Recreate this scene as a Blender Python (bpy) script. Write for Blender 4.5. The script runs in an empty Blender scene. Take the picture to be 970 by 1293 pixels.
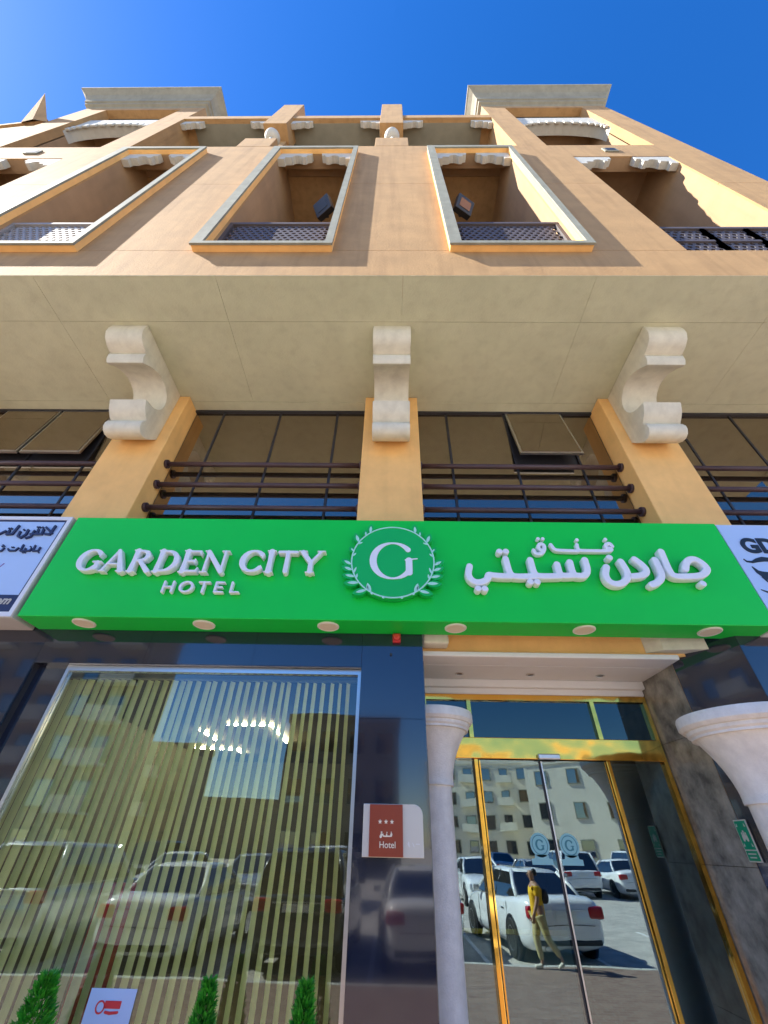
import bpy, bmesh, math, random
import numpy as np
from mathutils import Matrix, Vector
random.seed(7)
PI = math.pi
scene = bpy.context.scene
COL = scene.collection

# ------------------------------------------------------------------ camera, world, sun
cam = bpy.data.cameras.new('camera')
cam.sensor_fit = 'VERTICAL'; cam.sensor_height = 36.0; cam.lens = 515 / 1293 * 36.0
cam.clip_start = 0.05; cam.clip_end = 2000
co = bpy.data.objects.new('camera', cam); COL.objects.link(co)
yaw, pitch, roll = 0.01976893, 0.68237817, 0.02195206
fw = Vector((-math.sin(yaw) * math.cos(pitch), math.cos(yaw) * math.cos(pitch), math.sin(pitch)))
rt = Vector((math.cos(yaw), math.sin(yaw), 0)); up = rt.cross(fw)
r2 = math.cos(roll) * rt + math.sin(roll) * up; u2 = -math.sin(roll) * rt + math.cos(roll) * up
m3 = Matrix((r2, u2, -fw)).transposed()
co.matrix_world = Matrix.Translation((0, 0, 1.6)) @ m3.to_4x4()
scene.camera = co

SUN = Vector((-0.42, -0.10, 0.42)).normalized()
world = bpy.data.worlds.new('World'); scene.world = world; world.use_nodes = True
wn = world.node_tree; bg = wn.nodes['Background']
sky = wn.nodes.new('ShaderNodeTexSky'); sky.sky_type = 'NISHITA'; sky.sun_disc = False
sky.sun_elevation = math.asin(SUN.z); sky.sun_rotation = math.atan2(SUN.x, SUN.y)
sky.air_density = 1.0; sky.dust_density = 0.15; sky.ozone_density = 4.0; sky.altitude = 0
hs = wn.nodes.new('ShaderNodeHueSaturation'); hs.inputs['Saturation'].default_value = 1.32; hs.inputs['Hue'].default_value = 0.511
wn.links.new(sky.outputs[0], hs.inputs['Color']); wn.links.new(hs.outputs[0], bg.inputs[0]); bg.inputs[1].default_value = 0.097
sl = bpy.data.lights.new('sun', 'SUN'); sl.energy = 5.0; sl.angle = math.radians(0.5); sl.color = (1.0, 0.94, 0.84)
so = bpy.data.objects.new('sun', sl); COL.objects.link(so)
so.rotation_euler = SUN.to_track_quat('Z', 'Y').to_euler(); so.location = (-20, -10, 40)
scene.view_settings.view_transform = 'Standard'; scene.view_settings.look = 'None'
scene.view_settings.gamma = 1.0; scene.view_settings.exposure = 1.62
scene.view_settings.use_curve_mapping = False
scene.cycles.max_bounces = 10; scene.cycles.transparent_max_bounces = 16

# ------------------------------------------------------------------ materials
MATS = {}
def mat(name, col, rough=0.6, metal=0.0, var=0.0, scale=3.0, bump=0.0, bscale=60.0, spec=0.5, emit=None, estr=0.0,
        streak=0.0, coat=0.0, col2=None):
    """principled material with object-space noise variation, fine relief and vertical rain streaks"""
    if name in MATS: return MATS[name]
    m = bpy.data.materials.new(name); m.use_nodes = True; MATS[name] = m
    nt = m.node_tree; b = nt.nodes['Principled BSDF']
    b.inputs['Roughness'].default_value = rough; b.inputs['Metallic'].default_value = metal
    b.inputs['Specular IOR Level'].default_value = spec; b.inputs['Coat Weight'].default_value = coat
    b.inputs['Base Color'].default_value = (*col, 1)
    geo = nt.nodes.new('ShaderNodeNewGeometry')
    if var > 0 or col2:
        n = nt.nodes.new('ShaderNodeTexNoise'); n.inputs['Scale'].default_value = scale; n.inputs['Detail'].default_value = 6
        n.inputs['Roughness'].default_value = 0.62
        nt.links.new(geo.outputs['Position'], n.inputs['Vector'])
        rp = nt.nodes.new('ShaderNodeValToRGB')
        c2 = col2 or tuple(max(0, c * (1 - var)) for c in col); c1 = col if col2 else tuple(min(1, c * (1 + var * .6)) for c in col)
        rp.color_ramp.elements[0].position = 0.32; rp.color_ramp.elements[1].position = 0.68
        rp.color_ramp.elements[0].color = (*c2, 1); rp.color_ramp.elements[1].color = (*c1, 1)
        nt.links.new(n.outputs['Fac'], rp.inputs[0]); out = rp.outputs[0]
        if streak > 0:
            mp = nt.nodes.new('ShaderNodeMapping'); mp.inputs['Scale'].default_value = (7, 7, 0.55)
            nt.links.new(geo.outputs['Position'], mp.inputs[0])
            n2 = nt.nodes.new('ShaderNodeTexNoise'); n2.inputs['Scale'].default_value = 1; n2.inputs['Detail'].default_value = 5
            nt.links.new(mp.outputs[0], n2.inputs['Vector'])
            r2_ = nt.nodes.new('ShaderNodeMapRange'); r2_.inputs[1].default_value = .48; r2_.inputs[2].default_value = .75
            r2_.inputs[3].default_value = 0; r2_.inputs[4].default_value = streak
            nt.links.new(n2.outputs['Fac'], r2_.inputs[0])
            mx = nt.nodes.new('ShaderNodeMix'); mx.data_type = 'RGBA'; mx.blend_type = 'MULTIPLY'
            mx.inputs[7].default_value = (0.55, 0.5, 0.45, 1)
            nt.links.new(r2_.outputs[0], mx.inputs[0]); nt.links.new(out, mx.inputs[6]); out = mx.outputs[2]
        nt.links.new(out, b.inputs['Base Color'])
    if bump > 0:
        n3 = nt.nodes.new('ShaderNodeTexNoise'); n3.inputs['Scale'].default_value = bscale; n3.inputs['Detail'].default_value = 4
        nt.links.new(geo.outputs['Position'], n3.inputs['Vector'])
        bp = nt.nodes.new('ShaderNodeBump'); bp.inputs['Strength'].default_value = bump; bp.inputs['Distance'].default_value = 0.01
        nt.links.new(n3.outputs['Fac'], bp.inputs['Height']); nt.links.new(bp.outputs[0], b.inputs['Normal'])
    if emit:
        b.inputs['Emission Color'].default_value = (*emit, 1); b.inputs['Emission Strength'].default_value = estr
    return m

def glass_mat(name, tint, refl, rtint=(1, 1, 1), rough=0.0, opaque=None):
    """coated pane: mirror share 'refl' plus fresnel, the rest passes light (or falls on an opaque dark back)"""
    m = bpy.data.materials.new(name); m.use_nodes = True; MATS[name] = m
    nt = m.node_tree; nt.nodes.remove(nt.nodes['Principled BSDF']); out = nt.nodes['Material Output']
    g = nt.nodes.new('ShaderNodeBsdfGlossy'); g.inputs['Roughness'].default_value = rough; g.inputs['Color'].default_value = (*rtint, 1)
    if opaque:
        t = nt.nodes.new('ShaderNodeBsdfDiffuse'); t.inputs['Color'].default_value = (*opaque, 1)
    else:
        t = nt.nodes.new('ShaderNodeBsdfTransparent'); t.inputs['Color'].default_value = (*tint, 1)
    lw = nt.nodes.new('ShaderNodeFresnel'); lw.inputs['IOR'].default_value = 1.5
    a = nt.nodes.new('ShaderNodeMath'); a.operation = 'ADD'; a.use_clamp = True; a.inputs[1].default_value = refl - 0.04
    nt.links.new(lw.outputs[0], a.inputs[0])
    mx = nt.nodes.new('ShaderNodeMixShader')
    nt.links.new(a.outputs[0], mx.inputs[0]); nt.links.new(t.outputs[0], mx.inputs[1]); nt.links.new(g.outputs[0], mx.inputs[2])
    # slow waviness of real panes
    n = nt.nodes.new('ShaderNodeTexNoise'); n.inputs['Scale'].default_value = 1.6; n.inputs['Detail'].default_value = 1
    geo = nt.nodes.new('ShaderNodeNewGeometry'); nt.links.new(geo.outputs['Position'], n.inputs['Vector'])
    bp = nt.nodes.new('ShaderNodeBump'); bp.inputs['Strength'].default_value = 0.12; bp.inputs['Distance'].default_value = 0.01
    nt.links.new(n.outputs['Fac'], bp.inputs['Height']); nt.links.new(bp.outputs[0], g.inputs['Normal'])
    nt.links.new(mx.outputs[0], out.inputs[0])
    return m

plaster = mat('tan plaster', (.44, .262, .108), .85, var=.11, scale=2.6, bump=.4, bscale=40, streak=.42)
plaster_in = mat('orange balcony plaster', (.40, .255, .135), .85, var=.12, scale=1.5, bump=.2, bscale=45, streak=.2)
pierpaint = mat('orange pier paint', (.95, .55, .19), .8, var=.10, scale=2.5, bump=.25, bscale=70, streak=.15)
soffit_m = mat('cream soffit plaster', (.61, .60, .41), .85, var=.08, scale=2.2, bump=.35, bscale=40, streak=.18)
cream = mat('cream cast stone', (.74, .70, .56), .75, var=.10, scale=6, bump=.25, bscale=70, streak=.25)
greystone = mat('pale grey frame stone', (.27, .265, .20), .75, var=.16, scale=5, bump=.15, bscale=60, streak=.25)
white = mat('white corbel paint', (.56, .54, .46), .6, var=.05, scale=6)
white_in = mat('white ceiling paint', (.82, .80, .76), .6, var=.03)
granite = mat('dark blue granite', (.012, .016, .034), .07, var=.5, scale=220, spec=.85, coat=.6)
granite.node_tree.nodes['Principled BSDF'].inputs['Coat Roughness'].default_value = .02
marble = mat('grey brown marble', (.36, .34, .28), .22, col2=(.10, .095, .08), scale=5.5, spec=.6)
gold = mat('polished brass', (1.0, .56, .10), .09, metal=1.0)
_g = gold.node_tree; _n = _g.nodes.new('ShaderNodeTexNoise'); _n.inputs['Scale'].default_value = 2.2; _geo = _g.nodes.new('ShaderNodeNewGeometry'); _g.links.new(_geo.outputs['Position'], _n.inputs['Vector'])
_b = _g.nodes.new('ShaderNodeBump'); _b.inputs['Strength'].default_value = .22; _b.inputs['Distance'].default_value = .05; _g.links.new(_n.outputs['Fac'], _b.inputs['Height']); _g.links.new(_b.outputs[0], _g.nodes['Principled BSDF'].inputs['Normal'])
silver = mat('brushed aluminium', (.62, .63, .62), .3, metal=1.0)
railm = mat('brown painted steel', (.075, .04, .045), .4, var=.2)
darkmetal = mat('dark metal', (.03, .03, .035), .45)
lattice_m = mat('grey brown lattice', (.085, .072, .075), .6, var=.15)
lattice_lit = mat('light-paled lattice', (.28, .27, .27), .6, var=.12)  # leftmost balcony lattice: light falling on it is put into a paler colour
signgreen = mat('green sign panel', (.002, .62, .055), .42, var=.05, scale=1.2, spec=.4)
letterw = mat('white sign letter', (.80, .84, .88), .35, var=.03)
letters2 = mat('pale mint sign print', (.42, .80, .66), .4)
lamp_m = mat('downlight diffuser', (.80, .72, .52), .4, var=.05)
skyblue = mat('pale blue sign panel', (.46, .62, .88), .35, var=.03)
navy = mat('navy sign print', (.016, .022, .075), .4)
black = mat('black print', (.012, .014, .02), .4)
red = mat('red plastic', (.55, .02, .02), .3, coat=.3)
plaque_red = mat('rust red plaque', (.30, .045, .012), .35, var=.05)
steel_p = mat('satin steel plaque', (.66, .62, .52), .38, metal=.3)
safegreen = mat('green safety sign', (.0, .26, .13), .4)
blind_m = mat('yellow green blind fabric', (.80, .86, .54), .8, var=.08, scale=3, bump=.1, bscale=200)
_nt = blind_m.node_tree; _tr = _nt.nodes.new('ShaderNodeBsdfTranslucent'); _tr.inputs[0].default_value = (.70, .78, .46, 1)
_mx = _nt.nodes.new('ShaderNodeMixShader'); _mx.inputs[0].default_value = .42
_nt.links.new(_nt.nodes['Principled BSDF'].outputs[0], _mx.inputs[1]); _nt.links.new(_tr.outputs[0], _mx.inputs[2]); _nt.links.new(_mx.outputs[0], _nt.nodes['Material Output'].inputs[0])
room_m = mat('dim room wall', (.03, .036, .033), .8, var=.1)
floor_in = mat('lobby floor tile', (.09, .085, .075), .25)
led = mat('warm led strip', (1, .8, .5), .5, emit=(1.0, .74, .40), estr=100)
leaf_m = mat('bright topiary leaf', (.045, .36, .02), .5, var=.5, scale=22)
bark = mat('brown stem', (.12, .07, .04), .8)
pot_m = mat('dark pot', (.05, .05, .05), .4)
asphalt = mat('pale concrete paving', (.43, .40, .36), .9, var=.25, scale=2.2, bump=.4, bscale=90)
glass_up = glass_mat('bronze window glass', (1, 1, 1), .27, (1.0, .86, .70), opaque=(.022, .016, .010))
glass_shop = glass_mat('shop window glass', (.93, .995, .96), .07, (.86, .95, 1))
glass_door = glass_mat('lobby door glass', (.60, .74, .74), .20, (.78, .93, .98))
glass_transom = glass_mat('transom glass', (.5, .62, .62), .07, (.80, .93, .90))
glass_far = glass_mat('far window glass', (1, 1, 1), .3, opaque=(.02, .022, .026))
glass_car = glass_mat('car window glass', (1, 1, 1), .14, opaque=(.012, .014, .016))

def paver_mat():
    m = bpy.data.materials.new('paving'); m.use_nodes = True; nt = m.node_tree; b = nt.nodes['Principled BSDF']
    geo = nt.nodes.new('ShaderNodeNewGeometry'); br = nt.nodes.new('ShaderNodeTexBrick')
    br.inputs['Scale'].default_value = 2.2; br.inputs['Color1'].default_value = (.17, .10, .075, 1); br.inputs['Color2'].default_value = (.23, .15, .115, 1)
    br.inputs['Mortar'].default_value = (.22, .18, .15, 1); br.inputs['Mortar Size'].default_value = .02
    nt.links.new(geo.outputs['Position'], br.inputs['Vector']); nt.links.new(br.outputs['Color'], b.inputs['Base Color'])
    b.inputs['Roughness'].default_value = .85
    return m
paving = paver_mat()

# ------------------------------------------------------------------ helpers
def wloc(o):
    v = Vector((0, 0, 0))
    while o: v += o.location; o = o.parent
    return v
def link(o, parent=None):
    COL.objects.link(o)
    if parent is not None:
        o.parent = parent; o.matrix_parent_inverse = Matrix.Translation(-ROOTLOC.get(parent.name, Vector((0, 0, 0))))
    return o
ROOTLOC = {}
def thing(name, label, cat, loc=(0, 0, 0), group=None):
    o = bpy.data.objects.new(name, None); COL.objects.link(o); o.location = loc; o.empty_display_size = .2
    ROOTLOC[o.name] = Vector(loc); o['label'] = label; o['category'] = cat
    if group: o['group'] = group
    return o
def tag(o, label, cat=None, group=None, kind=None):
    o['label'] = label
    if cat: o['category'] = cat
    if group: o['group'] = group
    if kind: o['kind'] = kind
    return o
def mk(name, verts, faces, m, parent=None, smooth=False):
    me = bpy.data.meshes.new(name); me.from_pydata([tuple(v) for v in verts], [], faces); me.materials.append(m)
    if smooth: me.shade_smooth()
    return link(bpy.data.objects.new(name, me), parent)
def frombm(name, bm, m, parent=None, smooth=False):
    me = bpy.data.meshes.new(name); bmesh.ops.recalc_face_normals(bm, faces=bm.faces); bm.to_mesh(me); bm.free(); me.materials.append(m)
    if smooth: me.shade_smooth()
    return link(bpy.data.objects.new(name, me), parent)
def bm_box(bm, x0, x1, y0, y1, z0, z1, bev=0):
    r = bmesh.ops.create_cube(bm, size=1, matrix=Matrix.Translation(((x0 + x1) / 2, (y0 + y1) / 2, (z0 + z1) / 2)) @ Matrix.Diagonal((x1 - x0, y1 - y0, z1 - z0, 1)))
    if bev:
        es = list({e for v in r['verts'] for e in v.link_edges})
        bmesh.ops.bevel(bm, geom=es, offset=bev, segments=2, affect='EDGES', profile=.5)
def box(name, x0, x1, y0, y1, z0, z1, m, parent=None, bev=0):
    bm = bmesh.new(); bm_box(bm, x0, x1, y0, y1, z0, z1, bev); return frombm(name, bm, m, parent)
def boxes(name, lst, m, parent=None, bev=0):
    bm = bmesh.new()
    for b in lst: bm_box(bm, *b, bev=bev)
    return frombm(name, bm, m, parent)
def prism(name, poly, axis, a, b, m, parent=None, smooth=False, bev=0):
    """extrude a 2D polygon: axis 'x' poly=(y,z); axis 'y' poly=(x,z); axis 'z' poly=(x,y)"""
    f = {'x': lambda p, t: (t, p[0], p[1]), 'y': lambda p, t: (p[0], t, p[1]), 'z': lambda p, t: (p[0], p[1], t)}[axis]
    bm = bmesh.new(); va = [bm.verts.new(f(p, a)) for p in poly]; vb = [bm.verts.new(f(p, b)) for p in poly]; n = len(poly)
    caps = [bm.faces.new(va), bm.faces.new(list(reversed(vb)))]
    for i in range(n): bm.faces.new((va[i], vb[i], vb[(i + 1) % n], va[(i + 1) % n]))
    if bev: bmesh.ops.bevel(bm, geom=[e for c in caps for e in c.edges], offset=bev, segments=2, affect='EDGES', profile=.5)
    o = frombm(name, bm, m, parent, smooth)
    if smooth: o.data.set_sharp_from_angle(angle=math.radians(42))
    return o
def bm_tube(bm, pts, r, n=10):
    rs = r if isinstance(r, (list, tuple)) else [r] * len(pts); rings = []
    for i, p in enumerate(pts):
        p = Vector(p); d = (Vector(pts[min(i + 1, len(pts) - 1)]) - Vector(pts[max(i - 1, 0)])).normalized()
        u = d.orthogonal().normalized() if i == 0 else (u - d * u.dot(d)).normalized()
        w = d.cross(u)
        rings.append([bm.verts.new(p + rs[i] * (math.cos(2 * PI * k / n) * u + math.sin(2 * PI * k / n) * w)) for k in range(n)])
    for a, b in zip(rings, rings[1:]):
        for k in range(n): bm.faces.new((a[k], a[(k + 1) % n], b[(k + 1) % n], b[k]))
    bm.faces.new(rings[0][::-1]); bm.faces.new(rings[-1])
def tube(name, pts, r, m, parent=None, n=10):
    bm = bmesh.new(); bm_tube(bm, pts, r, n); o = frombm(name, bm, m, parent)
    for p in o.data.polygons: p.use_smooth = len(p.vertices) == 4
    return o
def lathe(name, prof, cx, cy, m, parent=None, n=48, smooth=True):
    bm = bmesh.new(); rings = []
    for r, z in prof: rings.append([bm.verts.new((cx + r * math.cos(2 * PI * k / n), cy + r * math.sin(2 * PI * k / n), z)) for k in range(n)])
    for a, b in zip(rings, rings[1:]):
        for k in range(n): bm.faces.new((a[k], a[(k + 1) % n], b[(k + 1) % n], b[k]))
    bm.faces.new(rings[0][::-1]); bm.faces.new(rings[-1])
    o = frombm(name, bm, m, parent)
    for p in o.data.polygons: p.use_smooth = smooth and len(p.vertices) == 4
    if smooth:
        me = o.data
        bm = bmesh.new(); bm.from_mesh(me)
        for e in bm.edges:
            if len(e.link_faces) == 2 and e.calc_face_angle() > .55: e.smooth = False
        bm.to_mesh(me); bm.free()
    return o
def copy_tree(o, parent=None):
    c = o.copy(); COL.objects.link(c); c.parent = parent
    for ch in list(o.children): copy_tree(ch, c)
    return c

# ---- lettering: strokes with widths -> union outline -> filled, bevelled 3D shape facing -Y
def contour_loops(F, x0, y0, h):
    ny, nx = F.shape; nxt = {}
    def ipt(a, b):
        (i, j), (k, l) = a, b; fa, fb = F[j, i], F[l, k]; t = fa / (fa - fb); return (x0 + h * (i + t * (k - i)), y0 + h * (j + t * (l - j)))
    S = F < 0; pts = {}
    cells = np.argwhere((S[:-1, :-1] != S[1:, 1:]) | (S[:-1, 1:] != S[1:, :-1]) | (S[:-1, :-1] != S[:-1, 1:]))
    for j, i in cells:
        c = [(i, j), (i + 1, j), (i + 1, j + 1), (i, j + 1)]; ins = [S[q[1], q[0]] for q in c]; segs = []
        for k in range(4):
            a, b = k, (k + 1) % 4
            if ins[a] and not ins[b]: segs.append(('out', k))
            if not ins[a] and ins[b]: segs.append(('in', k))
        outs = [k for t, k in segs if t == 'out']; inn = [k for t, k in segs if t == 'in']
        def key(k):
            a, b = tuple(map(int, c[k])), tuple(map(int, c[(k + 1) % 4])); kk = (min(a, b), max(a, b))
            if kk not in pts: pts[kk] = ipt(kk[0], kk[1])
            return kk
        for o_ in outs:
            # walking with the inside on the left: leave through 'out', coming from the previous 'in'
            prev = max([q for q in inn if q < o_], default=max(inn))
            nxt[key(o_)] = key(prev)
    loops = []; seen = set()
    for s in list(nxt):
        if s in seen: continue
        lp = []; k = s
        while k not in seen and k in nxt: seen.add(k); lp.append(pts[k]); k = nxt[k]
        if len(lp) > 3: loops.append(lp)
    return loops
def sdf_loops(strokes, n=90, cut=None):
    P = [p for s in strokes for p in s]; rm = max(p[2] for p in P) * 1.3
    x0, x1 = min(p[0] for p in P) - rm, max(p[0] for p in P) + rm; y0, y1 = min(p[1] for p in P) - rm, max(p[1] for p in P) + rm
    h = max(x1 - x0, y1 - y0) / n; X, Y = np.meshgrid(np.arange(x0 - h, x1 + 2 * h, h), np.arange(y0 - h, y1 + 2 * h, h)); F = np.full(X.shape, 9.0)
    for s in strokes:
        if len(s) == 1: F = np.minimum(F, np.hypot(X - s[0][0], Y - s[0][1]) - s[0][2])
        for a, b in zip(s, s[1:]):
            dx, dy = b[0] - a[0], b[1] - a[1]; L = dx * dx + dy * dy + 1e-12
            t = np.clip(((X - a[0]) * dx + (Y - a[1]) * dy) / L, 0, 1)
            F = np.minimum(F, np.hypot(X - a[0] - t * dx, Y - a[1] - t * dy) - (a[2] + t * (b[2] - a[2])))
    F[F == 0] = 1e-9
    if cut is not None: F = np.maximum(F, np.maximum(cut[0] - Y, Y - cut[1]))
    return contour_loops(F, x0 - h, y0 - h, h)
def shape3d(name, loops, y, depth, m, parent=None, bev=0.0):
    cu = bpy.data.curves.new('shape', 'CURVE'); cu.dimensions = '2D'; cu.fill_mode = 'BOTH'; cu.extrude = max(depth / 2 - bev, 1e-4); cu.bevel_depth = bev; cu.bevel_resolution = 1; cu.offset = -bev
    for lp in loops:
        sp = cu.splines.new('POLY'); sp.points.add(len(lp) - 1)
        for q, p in zip(sp.points, lp): q.co = (p[0], p[1], 0, 1)
        sp.use_cyclic_u = True
    return curve_obj(name, cu, y, depth, m, parent)
def curve_obj(name, cu, y, depth, m, parent, off=(0, 0)):
    t = bpy.data.objects.new('tmp', cu); COL.objects.link(t)
    dg = bpy.context.evaluated_depsgraph_get(); dg.update()
    me = bpy.data.meshes.new_from_object(t.evaluated_get(dg)); bpy.data.objects.remove(t)
    for v in me.vertices: v.co = (v.co.x + off[0], y + depth / 2 - v.co.z, v.co.y + off[1])
    me.materials.clear(); me.materials.append(m); me.name = name
    return link(bpy.data.objects.new(name, me), parent)
def text3d(name, s, x, z, size, y, depth, m, parent, bold=0.0, shear=0.0, align='LEFT'):
    cu = bpy.data.curves.new('txt', 'FONT'); cu.body = s; cu.size = size; cu.extrude = depth / 2; cu.offset = bold; cu.shear = shear; cu.align_x = align
    return curve_obj(name, cu, y, depth, m, parent, (x, z))
def arc(cx, cy, rx, ry, a0, a1, r0, r1=None, n=16, thick=None):
    out = []
    for i in range(n + 1):
        a = math.radians(a0 + (a1 - a0) * i / n); r = r0 if thick is None else r0 + (thick - r0) * abs(math.cos(a)) ** 1.3
        out.append((cx + rx * math.cos(a), cy + ry * math.sin(a), r))
    return out
T, H = .095, .05
def stem(x, a=0.05, b=.95, w=T, serif=True):
    s = [[(x, a, w * 1.15), (x, .5, w * .9), (x, b, w * 1.15)]]
    if serif: s += [[(x - .15, a - .02, .028), (x + .15, a - .02, .028)], [(x - .15, b + .02, .028), (x + .15, b + .02, .028)]]
    return s
GLY = {
 'G': ([arc(.5, .5, .41, .45, 42, 318, H, thick=.115)] + [[(.84, .40, .085), (.84, .14, .085)], [(.66, .43, .035), (.98, .43, .035)], [(.82, .80, .05), (.82, .66, .02)]], 1.0),
 'C': ([arc(.5, .5, .41, .45, 42, 318, H, thick=.115)] + [[(.83, .82, .05), (.83, .66, .02)], [(.83, .2, .045), (.83, .3, .02)]], .93),
 'A': ([[(.10, .05, .05), (.47, .95, .05)], [(.47, .95, .07), (.86, .05, .11)], [(.26, .34, .04), (.68, .34, .04)], [(0, .03, .028), (.22, .03, .028)], [(.70, .03, .028), (1.0, .03, .028)]], 1.0),
 'R': (stem(.2) + [[(.2, .94, H), (.45, .94, H), (.62, .88, .08), (.69, .74, .1), (.62, .58, .08), (.45, .5, H), (.2, .5, H)], [(.42, .5, .07), (.88, .04, .1)], [(.84, .03, .03), (.98, .03, .028)]], .98),
 'D': (stem(.2) + [[(.2, .94, H), (.45, .94, H)] + arc(.42, .5, .46, .44, 88, -88, H, thick=.11) + [(.2, .06, H)]], 1.0),
 'E': (stem(.2) + [[(.2, .94, H), (.72, .94, H), (.74, .80, .02)], [(.2, .51, H), (.58, .51, H)], [(.58, .60, .02), (.58, .42, .02)], [(.2, .06, H), (.74, .06, H), (.78, .22, .02)]], .85),
 'N': ([[(.14, .04, .05), (.14, .96, .05)], [(.14, .94, .09), (.84, .06, .1)], [(.84, .05, .05), (.84, .96, .05)], [(0, .03, .028), (.28, .03, .028)], [(.7, .97, .028), (.98, .97, .028)], [(0, .97, .028), (.2, .97, .028)]], 1.0),
 'I': (stem(.17), .36), 'T': (stem(.43) + [[(.06, .94, .05), (.8, .94, .05)], [(.06, .94, .03), (.04, .76, .02)], [(.8, .94, .03), (.82, .76, .02)]], .87),
 'Y': ([[(.45, .06, T), (.45, .46, T * .9)], [(.45, .46, .085), (.10, .93, .095)], [(.45, .46, .055), (.80, .93, .055)], [(.3, .03, .028), (.6, .03, .028)], [(-.05, .97, .028), (.24, .97, .028)], [(.68, .97, .028), (.96, .97, .028)]], .92),
 'H': ([[(.16, .06, .08), (.16, .94, .08)], [(.76, .06, .08), (.76, .94, .08)], [(.16, .5, .06), (.76, .5, .06)]], .95),
 'O': ([arc(.5, .5, .40, .43, 0, 360, .07, n=32, thick=.1)], 1.02), 'L': ([[(.16, .94, .08), (.16, .08, .08), (.68, .08, .06)]], .78),
 't': ([[(.4, .06, .09), (.4, .92, .08)], [(.06, .92, .065), (.74, .92, .065)]], .82), 'e': ([[(.68, .92, .065), (.17, .92, .08), (.17, .08, .08), (.70, .08, .065)], [(.17, .5, .06), (.6, .5, .06)]], .85),
}
def word(s, x0, x1, z0, h, y, depth, m, parent, bev, gap=.06):
    adv = [GLY[c][1] + gap for c in s]; k = (x1 - x0) / (sum(adv) - gap); x = x0
    for c, a in zip(s, adv):
        st = [[(x + p[0] * k, z0 + p[1] * h, p[2] * (h + k) / 2) for p in q] for q in GLY[c][0]]
        shape3d('letter', sdf_loops(st, 110), y, depth, m, parent, bev); x += a * k

# ================================================================== SETTING
GZ = -0.2
g = mk('ground', [(-600, -600, GZ - .12), (600, -600, GZ - .12), (600, 600, GZ - .12), (-600, 600, GZ - .12)], [(0, 1, 2, 3)], asphalt); g['kind'] = 'structure'
g = box('pavement', -60, 60, -2.0, 12, GZ - .6, GZ, paving); g['kind'] = 'structure'
g = boxes('kerb', [(x, x + .98, -2.16, -2.005, GZ - .5, GZ + .002) for x in range(-30, 30)], mat('kerb concrete', (.42, .41, .38), .85, var=.15), None, .012); g['kind'] = 'structure'
lines = boxes('parking_lines', [(x, x + .1, -7.6, -2.3, GZ - .14, GZ - .114) for x in (-12.4, -9.3, -6.2, -3.15, -.35, 2.1, 4.65, 7.4, 10.2)], mat('road paint', (.75, .75, .72), .7, var=.2)); lines['kind'] = 'structure'

# ================================================================== HOTEL BUILDING
S0 = -1.74                                     # symmetry axis of the upper facade
mir = lambda x: 2 * S0 - x
HB = thing('hotel_building', 'tan plaster hotel with deep overhang, scroll brackets and framed balconies', 'building', (S0, 4.1, GZ))
FY = 2.06                                      # upper facade plane
XL, XR = -10.48, 7.0
SZ = 7.03                                      # soffit height

def cells(xr, zr, openings):
    """maximal boxes (x0,x1,z0,z1) covering a wall with rectangular openings, cut at the seam heights in zr"""
    zs = sorted(set(zr) | {z for o in openings for z in o[2:4] if zr[0] < z < zr[-1]}); res = []
    for z0, z1 in zip(zs, zs[1:]):
        xs = [(o[0], o[1]) for o in openings if o[2] <= z0 + 1e-6 and o[3] >= z1 - 1e-6]; x = xr[0]
        for a, b in sorted(xs):
            if a > x: res.append((x, a, z0, z1))
            x = max(x, b)
        if x < xr[1]: res.append((x, xr[1], z0, z1))
    return res
win = [(.92, 2.58), (-2.57, -.91), (mir(2.58), mir(.92))]
tow = [(3.96, 6.05), (mir(6.05), mir(3.96))]
ops = [(a, b, 7.90, 13.80) for a, b in win] + [(a, b, 7.86, 13.45) for a, b in tow]
seams = [SZ, 7.86, 11.24, 14.62]
# skin panels between the seams (8 mm grooves) over a recessed core
for (a, b, z0, z1) in cells((XL, XR), seams, ops):
    g0 = .005 if any(abs(z0 - s) < 1e-6 for s in seams[1:]) else 0; g1 = .005 if any(abs(z1 - s) < 1e-6 for s in seams[1:-1]) else 0
    box('wall_panel', a, b, FY, FY + .03, z0 + g0, z1 - g1, plaster, HB)
core = [(a, b, FY + .03, FY + .27, z0, z1) for (a, b, z0, z1) in cells((XL + .002, XR - .002), [SZ + .001, 14.6], [(o[0] + .002, o[1] - .002, o[2] + .002, o[3] - .002) for o in ops])]
boxes('wall', core, plaster_in, HB)
# flank walls, roof slab over the bays
box('side_wall', XR - .25, XR - .003, FY + .272, 14, SZ, 20.9, plaster, HB); box('side_wall', XL + .003, XL + .25, FY + .272, 14, SZ, 20.9, plaster, HB)
box('lower_side_wall', XR - .3, XR, 4.2, 14, GZ, SZ - .02, plaster, HB)
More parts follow.
